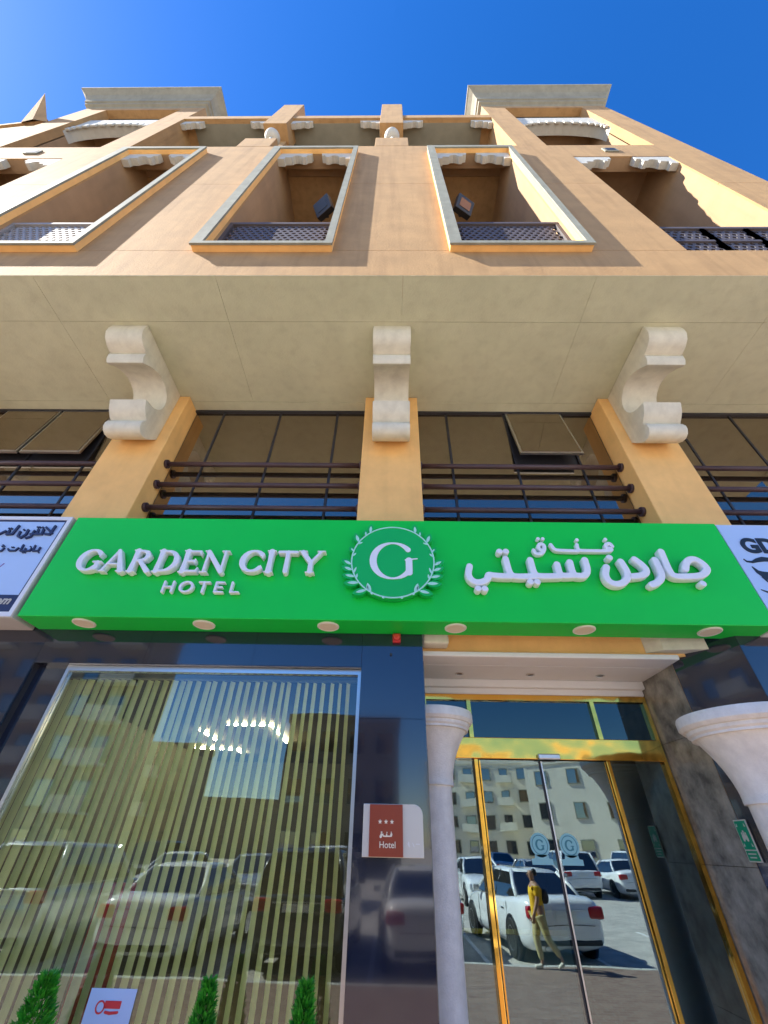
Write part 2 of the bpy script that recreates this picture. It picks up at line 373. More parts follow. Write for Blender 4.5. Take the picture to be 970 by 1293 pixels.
# balcony recesses
def recess(x0, x1, z0, z1, y1=4.4, m=plaster_in):
    y0 = FY + .27
    v = [(x0, y0, z0), (x1, y0, z0), (x1, y1, z0), (x0, y1, z0), (x0, y0, z1), (x1, y0, z1), (x1, y1, z1), (x0, y1, z1)]
    return mk('balcony_recess', v, [(0, 1, 2, 3), (4, 7, 6, 5), (3, 2, 6, 7), (0, 3, 7, 4), (1, 5, 6, 2)], m, HB)
def corbel(x, d, z, y0, y1, s=1.0, m=white):
    """stepped white corbel below a lintel, growing from the jamb at x in direction d"""
    p = [(0, 0), (0, -.52), (.15, -.52), (.15, -.38), (.30, -.38), (.31, -.29), (.35, -.235), (.41, -.215), (.47, -.235), (.51, -.29), (.53, -.34), (.60, -.34), (.62, -.20), (.70, -.18), (.72, 0)]
    q = [(x + d * a * s, z + b * s) for a, b in p]
    return prism('corbel', q, 'y', y0, y1, m, HB, bev=.004)
def hexlattice(name, x0, x1, z0, z1, y, m, parent, c=.105, t=.03):
    bm = bmesh.new(); dx = c; dz = c * .866; nr = int((z1 - z0) / dz); ncol = int((x1 - x0) / dx)
    dx = (x1 - x0) / (ncol + .5); dz = (z1 - z0) / nr
    for j in range(nr):
        for i in range(ncol):
            cx = x0 + dx * (i + .5 + .5 * (j % 2)); cz = z0 + dz * (j + .5); o, a = [], []
            for k in range(6):
                an = PI / 6 + k * PI / 3; ox, oz = cx + dx * .577 * math.cos(an), cz + dz * .667 * math.sin(an); ix, iz = cx + dx * .34 * math.cos(an), cz + dz * .40 * math.sin(an)
                o.append((ox, oz)); a.append((ix, iz))
            vo = [bm.verts.new((p[0], y, p[1])) for p in o]; vi = [bm.verts.new((p[0], y, p[1])) for p in a]; vb = [bm.verts.new((p[0], y + t, p[1])) for p in a]
            for k in range(6):
                l = (k + 1) % 6; bm.faces.new((vo[k], vo[l], vi[l], vi[k])); bm.faces.new((vi[k], vi[l], vb[l], vb[k]))
    ob = frombm(name, bm, m, parent); return ob
def rail_panel(x0, x1, z0, z1, y, m, cols=1, rows=1):
    fr = box('balcony_rail', x0 + .002, x1 - .002, y - .02, y + .06, z1 - .07, z1, m, HB, .006)
    boxes('balcony_rail', [(x0 + .002, x0 + .06, y - .015, y + .05, z0, z1 - .071), (x1 - .06, x1 - .002, y - .015, y + .05, z0, z1 - .071), (x0 + .061, x1 - .061, y - .015, y + .05, z0, z0 + .06)], m, HB)
    w = (x1 - x0 - .12) / cols; hh = (z1 - z0 - .13) / rows
    for i in range(cols):
        for j in range(rows):
            a, b = x0 + .06 + i * w, x0 + .06 + (i + 1) * w; c, d = z0 + .06 + j * hh, z0 + .06 + (j + 1) * hh
            if i: box('rail_bar', a - .03, a + .03, y - .018, y + .052, z0 + .062, z1 - .072, m, HB)
            if j: box('rail_bar', a + .031, b - .031, y - .012, y + .045, c - .03, c + .03, m, HB)
            hexlattice('lattice', a + .02, b - .02, c + .02, d - .02, y + .01, m, HB)
for n, (a, b) in enumerate(win):
    recess(a + .001, b - .001, 7.80, 14.25)
    o0, o1, p0, p1 = a - .15, b + .09, 7.80, 13.95
    bm = bmesh.new()
    ring = [(o0, p0, o1, p1)]
    def framering(name, x0, z0, x1, z1, i0, k0, i1, k1, y0, y1, m):
        bm = bmesh.new(); vs = {}
        for t, y in (('f', y0), ('b', y1)):
            vs['o' + t] = [bm.verts.new((x, y, z)) for x, z in ((x0, z0), (x1, z0), (x1, z1), (x0, z1))]
            vs['i' + t] = [bm.verts.new((x, y, z)) for x, z in ((i0, k0), (i1, k0), (i1, k1), (i0, k1))]
        for k in range(4):
            l = (k + 1) % 4
            bm.faces.new((vs['of'][k], vs['of'][l], vs['if'][l], vs['if'][k])); bm.faces.new((vs['ob'][k], vs['ib'][k], vs['ib'][l], vs['ob'][l]))
            bm.faces.new((vs['of'][k], vs['ob'][k], vs['ob'][l], vs['of'][l])); bm.faces.new((vs['if'][k], vs['if'][l], vs['ib'][l], vs['ib'][k]))
        return frombm(name, bm, m, HB)
    framering('balcony_frame', o0, p0, o1, p1, a + .003, 7.903, b - .003, 13.797, 1.975, FY - .001, pierpaint)
    framering('balcony_frame_facing', o0 - .012, p0 - .012, o1 + .012, p1 + .012, a + .0, 7.87, b - .0, 13.80, 1.945, 1.974, greystone)
    rail_panel(a, b, 7.905, 9.18, 2.12, lattice_lit if n == 2 else lattice_m)
    corbel(a + .004, 1, 13.795, 2.05, 2.19); corbel(b - .004, -1, 13.795, 2.05, 2.19)
    prism('doorway', [(2.9, 7.96), (3.7, 7.96), (3.7, 10.3), (2.9, 10.3)], 'x', b - .06, b - .004, darkmetal, HB)
for a, b in tow:
    recess(a + .001, b - .001, 7.84, 14.1)
    rail_panel(a, b, 7.87, 8.98, 2.13, lattice_m, 3, 2)
    corbel(a + .004, 1, 13.445, 2.07, 2.21, 1.1); corbel(b - .004, -1, 13.445, 2.07, 2.21, 1.1)
    box('doorway', b - .05, b - .004, 2.75, 3.65, 7.86, 10.4, mat('brown doorway', (.16, .07, .03), .8), HB)
# overhang soffit in plaster bays with joints, back strip
xs = [XL, -8.9, -6.7, -4.5, -2.2, .13, 2.5, 4.9, XR]
for a, b in zip(xs, xs[1:]):
    box('soffit_panel', a + .0018, b - .0018, FY + .001, 2.633, SZ - .006, SZ + .02, soffit_m, HB)
    box('soffit_panel', a + .0018, b - .0018, 2.637, 3.92, SZ - .006, SZ + .02, soffit_m, HB)
box('soffit_strip', XL, XR, 3.925, 4.2, SZ - .012, SZ + .02, soffit_m, HB)
box('soffit_slab', XL, XR, FY + .031, 4.2, SZ + .0205, SZ + .3, soffit_m, HB)

# piers with scroll brackets
PXS = [-10.71, -7.14, -3.57, 0.0, 3.6, 7.17]
prof = [(3.82, 5.985), (3.745, 5.895), (3.68, 5.825), (3.61, 5.775), (3.54, 5.76), (3.48, 5.785), (3.445, 5.84), (3.44, 5.90), (3.465, 5.96), (3.52, 5.995), (3.43, 6.04), (3.36, 6.11), (3.31, 6.215), (3.36, 6.235), (3.44, 6.24)]
prof += [(3.38 + .27 * math.cos(math.radians(t)), 6.51 + .27 * math.sin(math.radians(t))) for t in range(-60, 121, 20)]
prof += [(3.16, 6.70), (3.06, 6.64), (2.99, 6.545), (2.95, 6.53), (2.91, 6.58), (2.90, 6.65), (2.92, 6.70), (2.80, 6.71), (2.72, 6.76), (2.675, 6.84), (2.67, 6.93), (2.69, 7.022), (3.82, 7.022)]
for i, px in enumerate(PXS):
    w = .40
    box('pier', px - w, px + w, 3.82, 4.2, 3.36, SZ - .013, pierpaint, HB, .012)
    prism('scroll_bracket', prof, 'x', px - .25, px + .25, cream, HB, smooth=True, bev=.010)
# mezzanine glazing: each bay its panes, mullions, rails
for i, (a, b) in enumerate(zip(PXS, PXS[1:])):
    x0, x1 = a + .40, b - .40; c = (x0 + x1) / 2; ms = [c - .92, c, c + .92]; ed = [x0, *ms, x1]
    W = box('window', x0, x1, 4.14, 4.18, 4.2, SZ - .013, darkmetal, HB)
    for k, (p, q) in enumerate(zip(ed, ed[1:])):
        if (i, k) in ((3, 2), (1, 2), (1, 1)): zb = 5.86
        else: zb = 4.25
        if zb > 5:
            # top-hung sash pushed open
            hg = SZ - .05; L = hg - zb; an = math.radians(9 if i == 3 else 7); n0 = (p + .02, q - .02)
            bm = bmesh.new(); bm_box(bm, n0[0], n0[1], -.016, .016, -L, 0, 0)
            for v in bm.verts: v.co = Matrix.Translation((0, 4.11, hg)) @ Matrix.Rotation(-an, 4, 'X') @ v.co
            frombm('open_sash', bm, silver, W)
            bm = bmesh.new(); bm_box(bm, n0[0] + .03, n0[1] - .03, -.026, -.0165, -L + .03, -.03, 0)
            for v in bm.verts: v.co = Matrix.Translation((0, 4.11, hg)) @ Matrix.Rotation(-an, 4, 'X') @ v.co
            frombm('pane', bm, glass_up, W)
            box('pane', p + .02, q - .02, 4.125, 4.139, 4.25, zb - .05, glass_up, W)
        else:
            bm = bmesh.new(); bm_box(bm, p + .02, q - .02, 4.122, 4.138, 4.25, SZ - .05)
            t = Matrix.Translation(((p + q) / 2, 4.13, 5.6)) @ Matrix.Rotation(random.uniform(-.0015, .0015), 4, 'X') @ Matrix.Rotation(random.uniform(-.002, .002), 4, 'Z') @ Matrix.Translation((-(p + q) / 2, -4.13, -5.6))
            for v in bm.verts: v.co = t @ v.co
            frombm('pane', bm, glass_up, W)
    for k in ms: box('mullion', k - .014, k + .014, 4.112, 4.139, 4.25, SZ - .05, darkmetal, W)
    box('window_head', x0, x1, 4.08, 4.139, SZ - .05, SZ - .0135, darkmetal, W)
    for z in (5.70, 5.31, 4.91):
        r = tube('rail', [(x0 - .002, 4.02, z), (x1 + .002, 4.02, z)], .036, railm, HB, 14)
        for xx, d in ((x0, 1), (x1, -1)): tube('rail_collar', [(xx, 4.02, z), (xx + d * .035, 4.02, z)], .062, railm, r, 16)
box('floor_band', XL, XR, 3.96, 4.2, 3.35, 4.2, pierpaint, HB)

# top storey: towers with arches, loggia, pedestals
for s in (0, 1):
    f = (lambda x: x) if s == 0 else mir
    X = lambda a, b: (min(f(a), f(b)), max(f(a), f(b)))
    a0, a1 = X(2.95, 7.0); o0, o1 = X(3.66, 6.2)
    for (a, b, z0, z1) in cells((a0, a1), [14.625, 18.3, 20.92], [(o0, o1, 14.62, 20.55)]):
        box('wall_panel', a, b, FY, FY + .22, z0 + (.005 if z0 > 15 else 0), z1 - (.005 if z1 < 20 else 0), plaster, HB)
    # inner wall of the recess with the arched opening
    cx = (o0 + o1) / 2; hw = (o1 - o0) / 2
    arch = [(cx + hw * .985 * math.cos(t), 17.75 + .85 * math.sin(t)) for t in [PI * k / 18 for k in range(19)]]
    poly = [(o1, 19.35), (o1, 17.6), *arch, (o0, 17.6), (o0, 19.35)]
    prism('arch_band', poly, 'y', FY + .10, FY + .40, white, HB)
    for k in range(15):
        t = PI * (k + .5) / 15; tx, tz = cx + hw * .97 * math.cos(t), 17.75 + .84 * math.sin(t)
        box('arch_block', tx - .075, tx + .075, FY + .075, FY + .13, tz - .10, tz + .16, white, HB, .015)
    box('recess_wall', o0, o1, FY + .28, FY + .40, 19.352, 20.55, plaster_in, HB)
    mk('arch_recess', [(o0, FY + .2, 14.6), (o1, FY + .2, 14.6), (o1, 5, 14.6), (o0, 5, 14.6), (o0, FY + .2, 19), (o1, FY + .2, 19), (o1, 5, 19), (o0, 5, 19)], [(4, 7, 6, 5), (3, 2, 6, 7), (0, 3, 7, 4), (1, 5, 6, 2)], plaster_in, HB)
    prs = [(20.921, 0), (21.0, .03), (21.05, .10), (21.22, .11), (21.24, .15), (21.5, .18), (21.75, .26), (21.95, .38), (22.0, .42), (22.12, .42), (22.14, .30)]
    bm = bmesh.new(); rings = [[bm.verts.new(p) for p in ((a0 - d, FY - d, z), (a1 + d, FY - d, z), (a1 + d, 6.5 + d, z), (a0 - d, 6.5 + d, z))] for z, d in [(20.921 + (q[0] - 20.921) * .84, q[1]) for q in prs]]
    for p, q in zip(rings, rings[1:]):
        for k in range(4): bm.faces.new((p[k], p[(k + 1) % 4], q[(k + 1) % 4], q[k]))
    bm.faces.new(rings[0][::-1]); bm.faces.new(rings[-1]); frombm('cornice', bm, mat('cornice stone', (.29, .265, .19), .8, var=.14, scale=3, bump=.15, bscale=60, streak=.3), HB)
    t0, t1 = X(2.95, 3.2); box('side_wall', t0, t1, FY + .222, 6.4, 14.6, 20.918, plaster, HB)
    lx = f(4.95); box('light_slot', lx - .16, lx + .16, FY - .03, FY - .001, 13.85, 14.15, greystone, HB, .01); box('light_slot', lx - .11, lx + .11, FY - .034, FY - .0305, 13.9, 14.1, darkmetal, HB)
l0, l1 = mir(2.95), 2.95
box('loggia_roof', l0, l1, FY, 6.4, 18.72, 19.15, plaster, HB); box('loggia_back_wall', l0, l1, 4.0, 4.2, 14.6, 18.719, plaster_in, HB)
box('loggia_ceiling', l0 + .26, l1 - .26, FY + .12, 3.99, 18.70, 18.7185, mat('grey olive plaster', (.26, .25, .185), .85, var=.12), HB); box('loggia_floor', l0, l1, FY + .272, 4.0, 14.3, 14.598, plaster, HB)
for px in (-3.41, -.05):
    box('pier_block', px - .36, px + .32, FY - .03, 2.62, 17.62, 21.25, plaster, HB, .01)
    box('loggia_column', px - .28, px + .24, 2.42, 2.95, 14.6, 17.618, plaster, HB)
    box('pedestal', px - .41, px + .41, FY - .004, 2.44, 14.626, 15.62, plaster, HB, .012)
for x, d in ((l0, 1), (-3.41 - .36, -1), (-3.41 + .32, 1), (-.05 - .36, -1), (-.05 + .32, 1), (l1, -1)):
    corbel(x + d * .004, d, 18.715, 2.12, 2.26, .85, white)
# side wing beyond the left tower, with a pyramid pinnacle
wing = [(-10.6, 2.10), (-20, 2.78), (-20, 9), (-10.6, 9)]
prism('side_wing', wing, 'z', SZ, 18.9, plaster, HB); prism('side_wing_parapet', [(p[0] - (.0), p[1] - .06) for p in wing], 'z', 18.4, 18.62, plaster, HB)
box('wing_vent', -12.6, -12.2, 2.1, 2.3, 16.0, 16.25, darkmetal, HB)
mk('cornice_corner', [(-11.25, 2.06, 18.3), (-10.85, 2.0, 18.3), (-10.45, 2.06, 18.3), (-10.9, 2.7, 18.3), (-11.2, 1.61, 20.1)], [(0, 1, 4), (1, 2, 4), (2, 3, 4), (3, 0, 4)], plaster, HB)

# ---------------- ground floor: granite, shop window, porch, doors
def granite_field(x0, x1, z0, z1, y, px=.9, pz=.62, gap=.003):
    nx = max(1, round((x1 - x0) / px)); nz = max(1, round((z1 - z0) / pz)); w = (x1 - x0) / nx; h = (z1 - z0) / nz
    for i in range(nx):
        for j in range(nz):
            a = x0 + i * w; c = z0 + j * h; o = box('granite_panel', -w / 2 + gap / 2, w / 2 - gap / 2, -.012, .012, -h / 2 + gap / 2, h / 2 - gap / 2, granite, HB)
            o.location = (a + w / 2, y + .012, c + h / 2); o.rotation_euler = (random.uniform(-.0025, .0025), 0, random.uniform(-.0025, .0025))
WY = 3.94
granite_field(-7.2, -3.42, GZ, 3.34, WY, .92, .86); granite_field(-3.42, -.262, 2.9, 3.34, WY, .92, .44)
granite_field(-.262, .33, GZ, 3.34, WY, .6, .88)
granite_field(3.36, 7.2, GZ, 3.34, 3.86, .96, .86)
box('granite_backing', -7.2, -3.42, WY + .03, 4.2, GZ, 3.345, darkmetal, HB); box('granite_backing', -3.42, -.262, WY + .03, 4.2, 2.905, 3.345, darkmetal, HB)
box('granite_backing', -.24, .325, WY + .03, WY + .09, GZ, 3.345, granite, HB); box('granite_backing', 3.36, 7.2, 3.90, 4.2, GZ, 3.345, darkmetal, HB)
box('granite_reveal', -3.418, -3.12, 4.03, 4.10, GZ, 2.9, granite, HB); box('granite_reveal', -3.12, -.262, 4.0, 4.1, GZ, .30, granite, HB)
box('window_soffit', -3.418, -.264, WY + .005, 4.2, 2.896, 2.9035, granite, HB)
# splayed granite and marble reveal to the right of the door
mk('granite_splay', [(2.90, 4.24, GZ), (3.36, 3.862, GZ), (3.36, 3.862, 3.335), (2.90, 4.24, 3.335), (3.1, 4.5, GZ), (3.4, 4.3, GZ), (3.4, 4.3, 3.335), (3.1, 4.5, 3.335)], [(0, 1, 2, 3), (4, 7, 6, 5), (0, 3, 7, 4), (1, 5, 6, 2), (3, 2, 6, 7)], granite, HB)
for z0_, z1_ in ((GZ, .55), (.553, 1.50), (1.503, 2.45), (2.453, 3.069)):
    mk('marble_panel', [(2.87, 4.96, z0_), (2.897, 4.242, z0_), (2.897, 4.242, z1_), (2.87, 4.96, z1_), (3.07, 4.96, z0_), (3.07, 4.5, z0_), (3.07, 4.5, z1_), (3.07, 4.96, z1_)], [(0, 1, 2, 3), (4, 7, 6, 5), (3, 2, 6, 7), (0, 4, 5, 1)], marble, HB)
for z0_, z1_ in ((GZ, 1.0), (1.003, 2.2), (2.203, 3.069)): box('marble_panel', .10, .36, 4.25 + .0, 4.96, z0_, z1_, marble, HB)
SW = box('shop_window', -3.12, -.262, 4.06, 4.064, .30, 2.895, darkmetal, HB)
bpy.data.objects.remove(SW)
SW = boxes('shop_window', [(-3.118, -.264, 4.00, 4.06, 2.845, 2.894), (-3.118, -.264, 4.00, 4.06, .302, .345), (-3.118, -3.088, 4.00, 4.06, .3455, 2.8445), (-.294, -.264, 4.00, 4.06, .3455, 2.8445)], silver, HB)
box('pane', -3.087, -.295, 4.026, 4.034, .346, 2.844, glass_shop, SW)
# porch ceiling
box('beam', .33, 3.4, 4.15, 4.35, 3.122, 3.6, pierpaint, HB); box('ceiling_moulding', .335, 2.90, 4.09, 4.36, 3.070, 3.121, white_in, HB, .012)
PC = box('porch_ceiling', .34, 2.97, 4.361, 5.0, 3.0705, 3.12, white_in, HB)
box('beam_underside', -.25, 7.0, 3.975, 4.149, 3.34, 3.6, cream, HB)
box('porch_corbel', .345, .60, 3.99, 4.148, 3.16, 3.339, cream, HB, .02); prism('porch_corbel', [(3.36, 4.0), (3.36, 4.148), (2.62, 4.148), (2.75, 4.05)], 'z', 3.15, 3.338, cream, HB)
box('ceiling_moulding', .36, 2.868, 4.86, 4.97, 2.925, 3.069, white_in, HB, .015); box('ceiling_moulding', .36, 2.868, 4.80, 4.97, 2.985, 3.0695, white_in, HB, .01)
for x in (.78, 1.56, 2.32): 
    d = lathe('spotlight', [(.05, 3.0695), (.05, 3.063), (.036, 3.062), (.034, 3.069)], x, 4.62, silver, HB, 24); lathe('lens', [(.033, 3.0688), (.033, 3.066)], x, 4.62, darkmetal, d, 20)
# entrance: gold frame, header, leaves
DY = 4.90
D = boxes('entrance_door', [(.36, 2.866, DY - .03, DY + .05, 2.865, 2.922)], gold, HB)
for x in (.40, 2.845): box('frame_post', x - .02, x + .02, DY - .03, DY + .05, GZ, 2.8645, gold, D)
for x in (.89, 2.255): box('frame_post', x - .022, x + .022, DY - .03, DY + .05, 2.482, 2.8645, gold, D)
box('header', .425, 2.82, DY - .09, DY + .06, 2.29, 2.4815, gold, D, .006); box('motion_sensor', 1.52, 1.74, DY - .14, DY - .0905, 2.285, 2.335, silver, D, .01)
for (a, b) in ((.422, .866), (.914, 2.231), (2.279, 2.823)): box('pane', a, b, DY + .006, DY + .014, 2.4825, 2.864, glass_transom, D)
for (a, b, dy) in ((.422, .88, .0), (2.27, 2.823, .0)):
    box('pane', a, b, DY + .006, DY + .014, GZ + .05, 2.289, glass_door, D)
for (a, b) in ((.93, 1.548), (1.556, 2.215)):
    lf = box('sliding_leaf', a, b, DY - .046, DY - .038, GZ + .05, 2.284, glass_door, D)
    box('leaf_edge', a - .0, a + .012, DY - .052, DY - .0465, GZ + .05, 2.28, silver if a > 1.2 else gold, lf); box('leaf_edge', b - .012, b, DY - .052, DY - .0465, GZ + .05, 2.28, gold if a > 1.2 else darkmetal, lf)
    box('leaf_shoe', a, b, DY - .056, DY - .0525, GZ + .01, GZ + .12, gold, lf)
for x in (.90, 2.245): box('frame_post', x - .020, x + .020, DY - .06, DY + .05, GZ, 2.2895, gold, D, .004)
# columns
def column(name, cx, cy, rs, rr, zt):
    p = [(rs + .06, GZ), (rs + .06, GZ + .15), (rs + .02, GZ + .2), (rs, GZ + .25), (rs, zt - .60), (rs + .022, zt - .598), (rs + .022, zt - .57), (rs + .02, zt - .565)]
    for k in range(1, 13):
        t = k / 12; p.append((rs + .02 + (rr * .80 - rs - .02) * (t ** 1.9), zt - .565 + .40 * t))
    p += [(rr * .86, zt - .162), (rr * .86, zt - .145), (rr * .90, zt - .13), (rr * .91, zt - .105), (rr * .95, zt - .10), (rr, zt - .075), (rr, zt - .02), (rr * .985, zt)]
    return lathe(name, p, cx, cy, mat('white column stone', (.74, .72, .66), .65, var=.10, scale=14, bump=.35, bscale=80, streak=.25), HB, 64)
column('column', .43, 4.46, .15, .40, 2.61)
column('column', 2.93, 3.72, .22, .48, 2.47)
# rooms behind the glass
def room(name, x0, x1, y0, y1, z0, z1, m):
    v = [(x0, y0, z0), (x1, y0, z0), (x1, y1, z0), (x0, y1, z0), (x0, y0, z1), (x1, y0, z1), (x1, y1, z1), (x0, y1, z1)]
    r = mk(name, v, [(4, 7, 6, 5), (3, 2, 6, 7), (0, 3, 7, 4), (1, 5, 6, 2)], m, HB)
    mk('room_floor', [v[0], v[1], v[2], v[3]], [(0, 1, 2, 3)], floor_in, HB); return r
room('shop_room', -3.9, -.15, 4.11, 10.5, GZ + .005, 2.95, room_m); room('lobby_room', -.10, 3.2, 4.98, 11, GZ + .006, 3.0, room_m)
box('roof_slab', XL, XR, FY + .5, 14, 14.2, 14.29, plaster, HB); box('back_wall', XL, XR, 13.7, 14, GZ, 14.1, plaster, HB)

# ================================================================== SIGNS
HS = thing('hotel_sign', 'long bright green sign box with raised white hotel name and round wreath emblem', 'sign', (0, 3.8, 3.22))
SX0, SX1, SY0, SZ0, SZ1 = -3.55, 3.60, 3.62, 3.225, 4.42
box('sign_box', SX0, SX1, SY0, 3.938, SZ0, SZ1, signgreen, HS, .006)
word('GARDEN', -3.20, -1.66, 3.675, .265, 3.535, .075, letterw, HS, .004)
word('CItY', -1.53, -.68, 3.685, .265, 3.535, .075, letterw, HS, .004)
word('HOteL', -2.25, -1.46, 3.465, .125, 3.56, .05, letterw, HS, .004, gap=.22)
AR = [[(2.954, 3.78), (2.998, 3.862), (3.064, 3.902), (3.128, 3.89), (3.182, 3.799), (3.14, 3.741), (3.068, 3.702), (2.928, 3.691), (2.815, 3.692), (2.782, 3.73), (2.797, 3.986)], [(2.694, 3.884), (2.697, 3.776), (2.692, 3.697), (2.632, 3.628), (2.552, 3.596)], [(2.491, 3.888), (2.545, 3.823), (2.567, 3.752), (2.512, 3.701), (2.398, 3.687)], [(2.342, 3.859), (2.361, 3.772), (2.36, 3.692), (2.292, 3.614), (2.203, 3.592), (2.143, 3.627), (2.133, 3.705), (2.175, 3.792)]]
AR2 = [[(1.984, 3.874), (1.98, 3.751), (1.934, 3.687), (1.855, 3.686), (1.818, 3.701), (1.825, 3.846)], [(1.816, 3.691), (1.718, 3.684), (1.687, 3.699), (1.689, 3.818)], [(1.683, 3.683), (1.512, 3.675), (1.433, 3.686), (1.43, 3.867)], [(1.431, 3.677), (1.265, 3.668), (1.192, 3.683), (1.181, 3.877)], [(1.19, 3.673), (1.048, 3.675), (0.974, 3.693), (0.975, 3.642), (0.901, 3.598), (0.821, 3.603), (0.775, 3.677), (0.804, 3.783)]]
ARD = [(3.049, 3.615), (2.242, 3.905), (1.379, 3.611), (1.446, 3.612), (1.133, 3.964), (1.199, 3.965), (0.858, 3.531), (0.924, 3.529)]
FN = [[(2.335, 4.063), (2.32, 4.106), (2.27, 4.084), (2.262, 4.041), (2.311, 4.035), (2.316, 4.014), (2.243, 4.003), (1.987, 4.003), (1.962, 4.017), (1.971, 4.08)], [(1.957, 3.999), (1.758, 4.004), (1.718, 4.014), (1.696, 4.076)]]
FN2 = [[(1.61, 4.005), (1.573, 4.005), (1.553, 4.046), (1.583, 4.089), (1.626, 4.075), (1.616, 4.005), (1.57, 3.957), (1.513, 3.956), (1.501, 4.004)]]
FND = [(2.292, 4.152), (1.988, 4.141), (1.579, 4.15), (1.629, 4.15)]
wd = lambda ss, r: [[(p[0], p[1], r) for p in s] for s in ss]
def smooth(s, n=2):
    for _ in range(n):
        q = [s[0]]
        for a, b in zip(s, s[1:]): q += [(.75 * a[0] + .25 * b[0], .75 * a[1] + .25 * b[1]), (.25 * a[0] + .75 * b[0], .25 * a[1] + .75 * b[1])]
        s = q + [s[-1]]
    return s
AR, AR2, FN, FN2 = [[smooth(q) for q in g_] for g_ in (AR, AR2, FN, FN2)]
for s in AR: shape3d('letter', sdf_loops(wd([s], .034), 110), 3.53, .08, letterw, HS, .008)
shape3d('letter', sdf_loops(wd(AR2, .033), 170), 3.53, .08, letterw, HS, .008)
for p in ARD: shape3d('dot', sdf_loops([[(p[0], p[1], .033)]], 24), 3.53, .08, letterw, HS, .007)
shape3d('letter', sdf_loops(wd(FN, .019), 150), 3.56, .05, letterw, HS, .004); shape3d('letter', sdf_loops(wd(FN2, .019), 60), 3.56, .05, letterw, HS, .004)
for p in FND: shape3d('dot', sdf_loops([[(p[0], p[1], .019)]], 20), 3.56, .05, letterw, HS, .003)
# emblem
ec = (.03, 3.838); er = .425
em = shape3d('emblem', [[(ec[0] + (er + .005) * math.cos(2 * PI * k / 72), ec[1] + (er + .005) * math.sin(2 * PI * k / 72)) for k in range(72)]], 3.535, .07, mat('emblem green', (.002, .47, .085), .4), HS, .003)
ringl = [[(ec[0] + r * math.cos(2 * PI * k / 90), ec[1] + r * math.sin(2 * PI * k / 90)) for k in range(90)] for r in (er, er - .013)]
shape3d('ring', ringl, 3.530, .0045, letters2, em)
gs = [arc(ec[0] - .0, ec[1] - .0, .20, .21, 38, 322, .008, thick=.036, n=30), [(ec[0] + .165, ec[1] + .0, .034), (ec[0] + .165, ec[1] - .14, .034)], [(ec[0] + .13, ec[1] + .005, .008), (ec[0] + .25, ec[1] + .022, .005)]]
shape3d('monogram', sdf_loops(gs, 120), 3.528, .0065, letterw, em)
def leaf(cx, cz, ang, L, w):
    d = (math.cos(ang), math.sin(ang)); n = (-d[1], d[0]); out = []
    for k in range(7): t = k / 6; out.append((t, w * math.sin(PI * t) ** .8))
    for k in range(5, 0, -1): t = k / 6; out.append((t, -w * math.sin(PI * t) ** .8))
    return [(cx + d[0] * t * L + n[0] * s, cz + d[1] * t * L + n[1] * s) for t, s in out]
for sd in (1, -1):
    for th, out_, L, w, back in ((58, 1, .11, .022, 1), (62, -1, .06, .010, 0), (75, 1, .05, .012, 1), (84, -1, .06, .010, 0), (97, 1, .10, .02, 1), (106, 1, .10, .02, 1), (112, -1, .08, .010, 0), (117, 1, .11, .02, 1), (121, -1, .06, .010, 0), (128, 1, .13, .022, 1), (150, -1, .11, .018, 0), (143, 1, .12, .021, 1), (146, -1, .07, .010, 0), (35, 1, .10, .020, 1), (43, 1, .06, .012, 1)):
        # th measured from the top of the ring
        a = math.radians(90 + th) if sd > 0 else math.radians(90 - th)
        px, pz = ec[0] + (er - .004) * math.cos(a), ec[1] + (er - .004) * math.sin(a)
        tang = a - sd * PI / 2                                   # along the ring towards the top
        ang = tang + (sd if out_ > 0 else -sd) * math.radians(52 if out_ > 0 else 40)
        lf = leaf(px, pz, ang, L, w)
        if back:
            shape3d('leaf_backing', [leaf(px - .012 * math.cos(ang), pz - .012 * math.sin(ang), ang, L + .035, w + .016)], 3.539, .06, MATS['emblem green'], em)
            shape3d('leaf', [leaf(px, pz, ang, L * .88, w * .72)], 3.534, .0045, letters2, em)
        else: shape3d('leaf', [lf], 3.5305, .004, letters2, em)
    for th in (152, 168):
        a = math.radians(90 + sd * th); shape3d('berry', sdf_loops([[(ec[0] + er * math.cos(a), ec[1] + er * math.sin(a), .013)]], 16), 3.528, .007, letters2, em)
for x in (-2.98, -1.80, -.59, .64, 1.87, 3.06):
    d = lathe('downlight', [(.105, SZ0 + .001), (.105, SZ0 - .008), (.095, SZ0 - .014), (.085, SZ0 - .010)], x, 3.76, mat('downlight trim', (.80, .78, .68), .4), HS, 36)
    lathe('lens', [(.084, SZ0 - .006), (.084, SZ0 - .011)], x, 3.76, lamp_m, d, 32)

LS = thing('shop_sign', 'pale blue sign board with dark Arabic lettering left of the green sign', 'sign', (-5.3, 3.8, 3.22))
boxes('sign_frame', [(-7.1, -3.60, 3.63, 3.938, 3.21, 4.425)], mat('grey sign box', (.52, .52, .50), .5, var=.06), LS, .008)
shape3d('frame_trim', [[(-7.1, 3.215), (-3.602, 3.215), (-3.602, 4.42), (-7.1, 4.42)], [(-7.05, 3.262), (-3.645, 3.262), (-3.645, 4.376), (-7.05, 4.376)]], 3.612, .017, mat('white aluminium trim', (.78, .79, .80), .35), LS)
shape3d('border_line', [[(-7.05, 3.262), (-3.646, 3.262), (-3.646, 4.375), (-7.05, 4.375)], [(-7.03, 3.28), (-3.666, 3.28), (-3.666, 4.352), (-7.03, 4.352)]], 3.6215, .003, navy, LS)
box('sign_face', -7.03, -3.666, 3.624, 3.6295, 3.445, 4.352, skyblue, LS); box('sign_band', -7.03, -3.666, 3.622, 3.6295, 3.28, 3.4445, navy, LS)
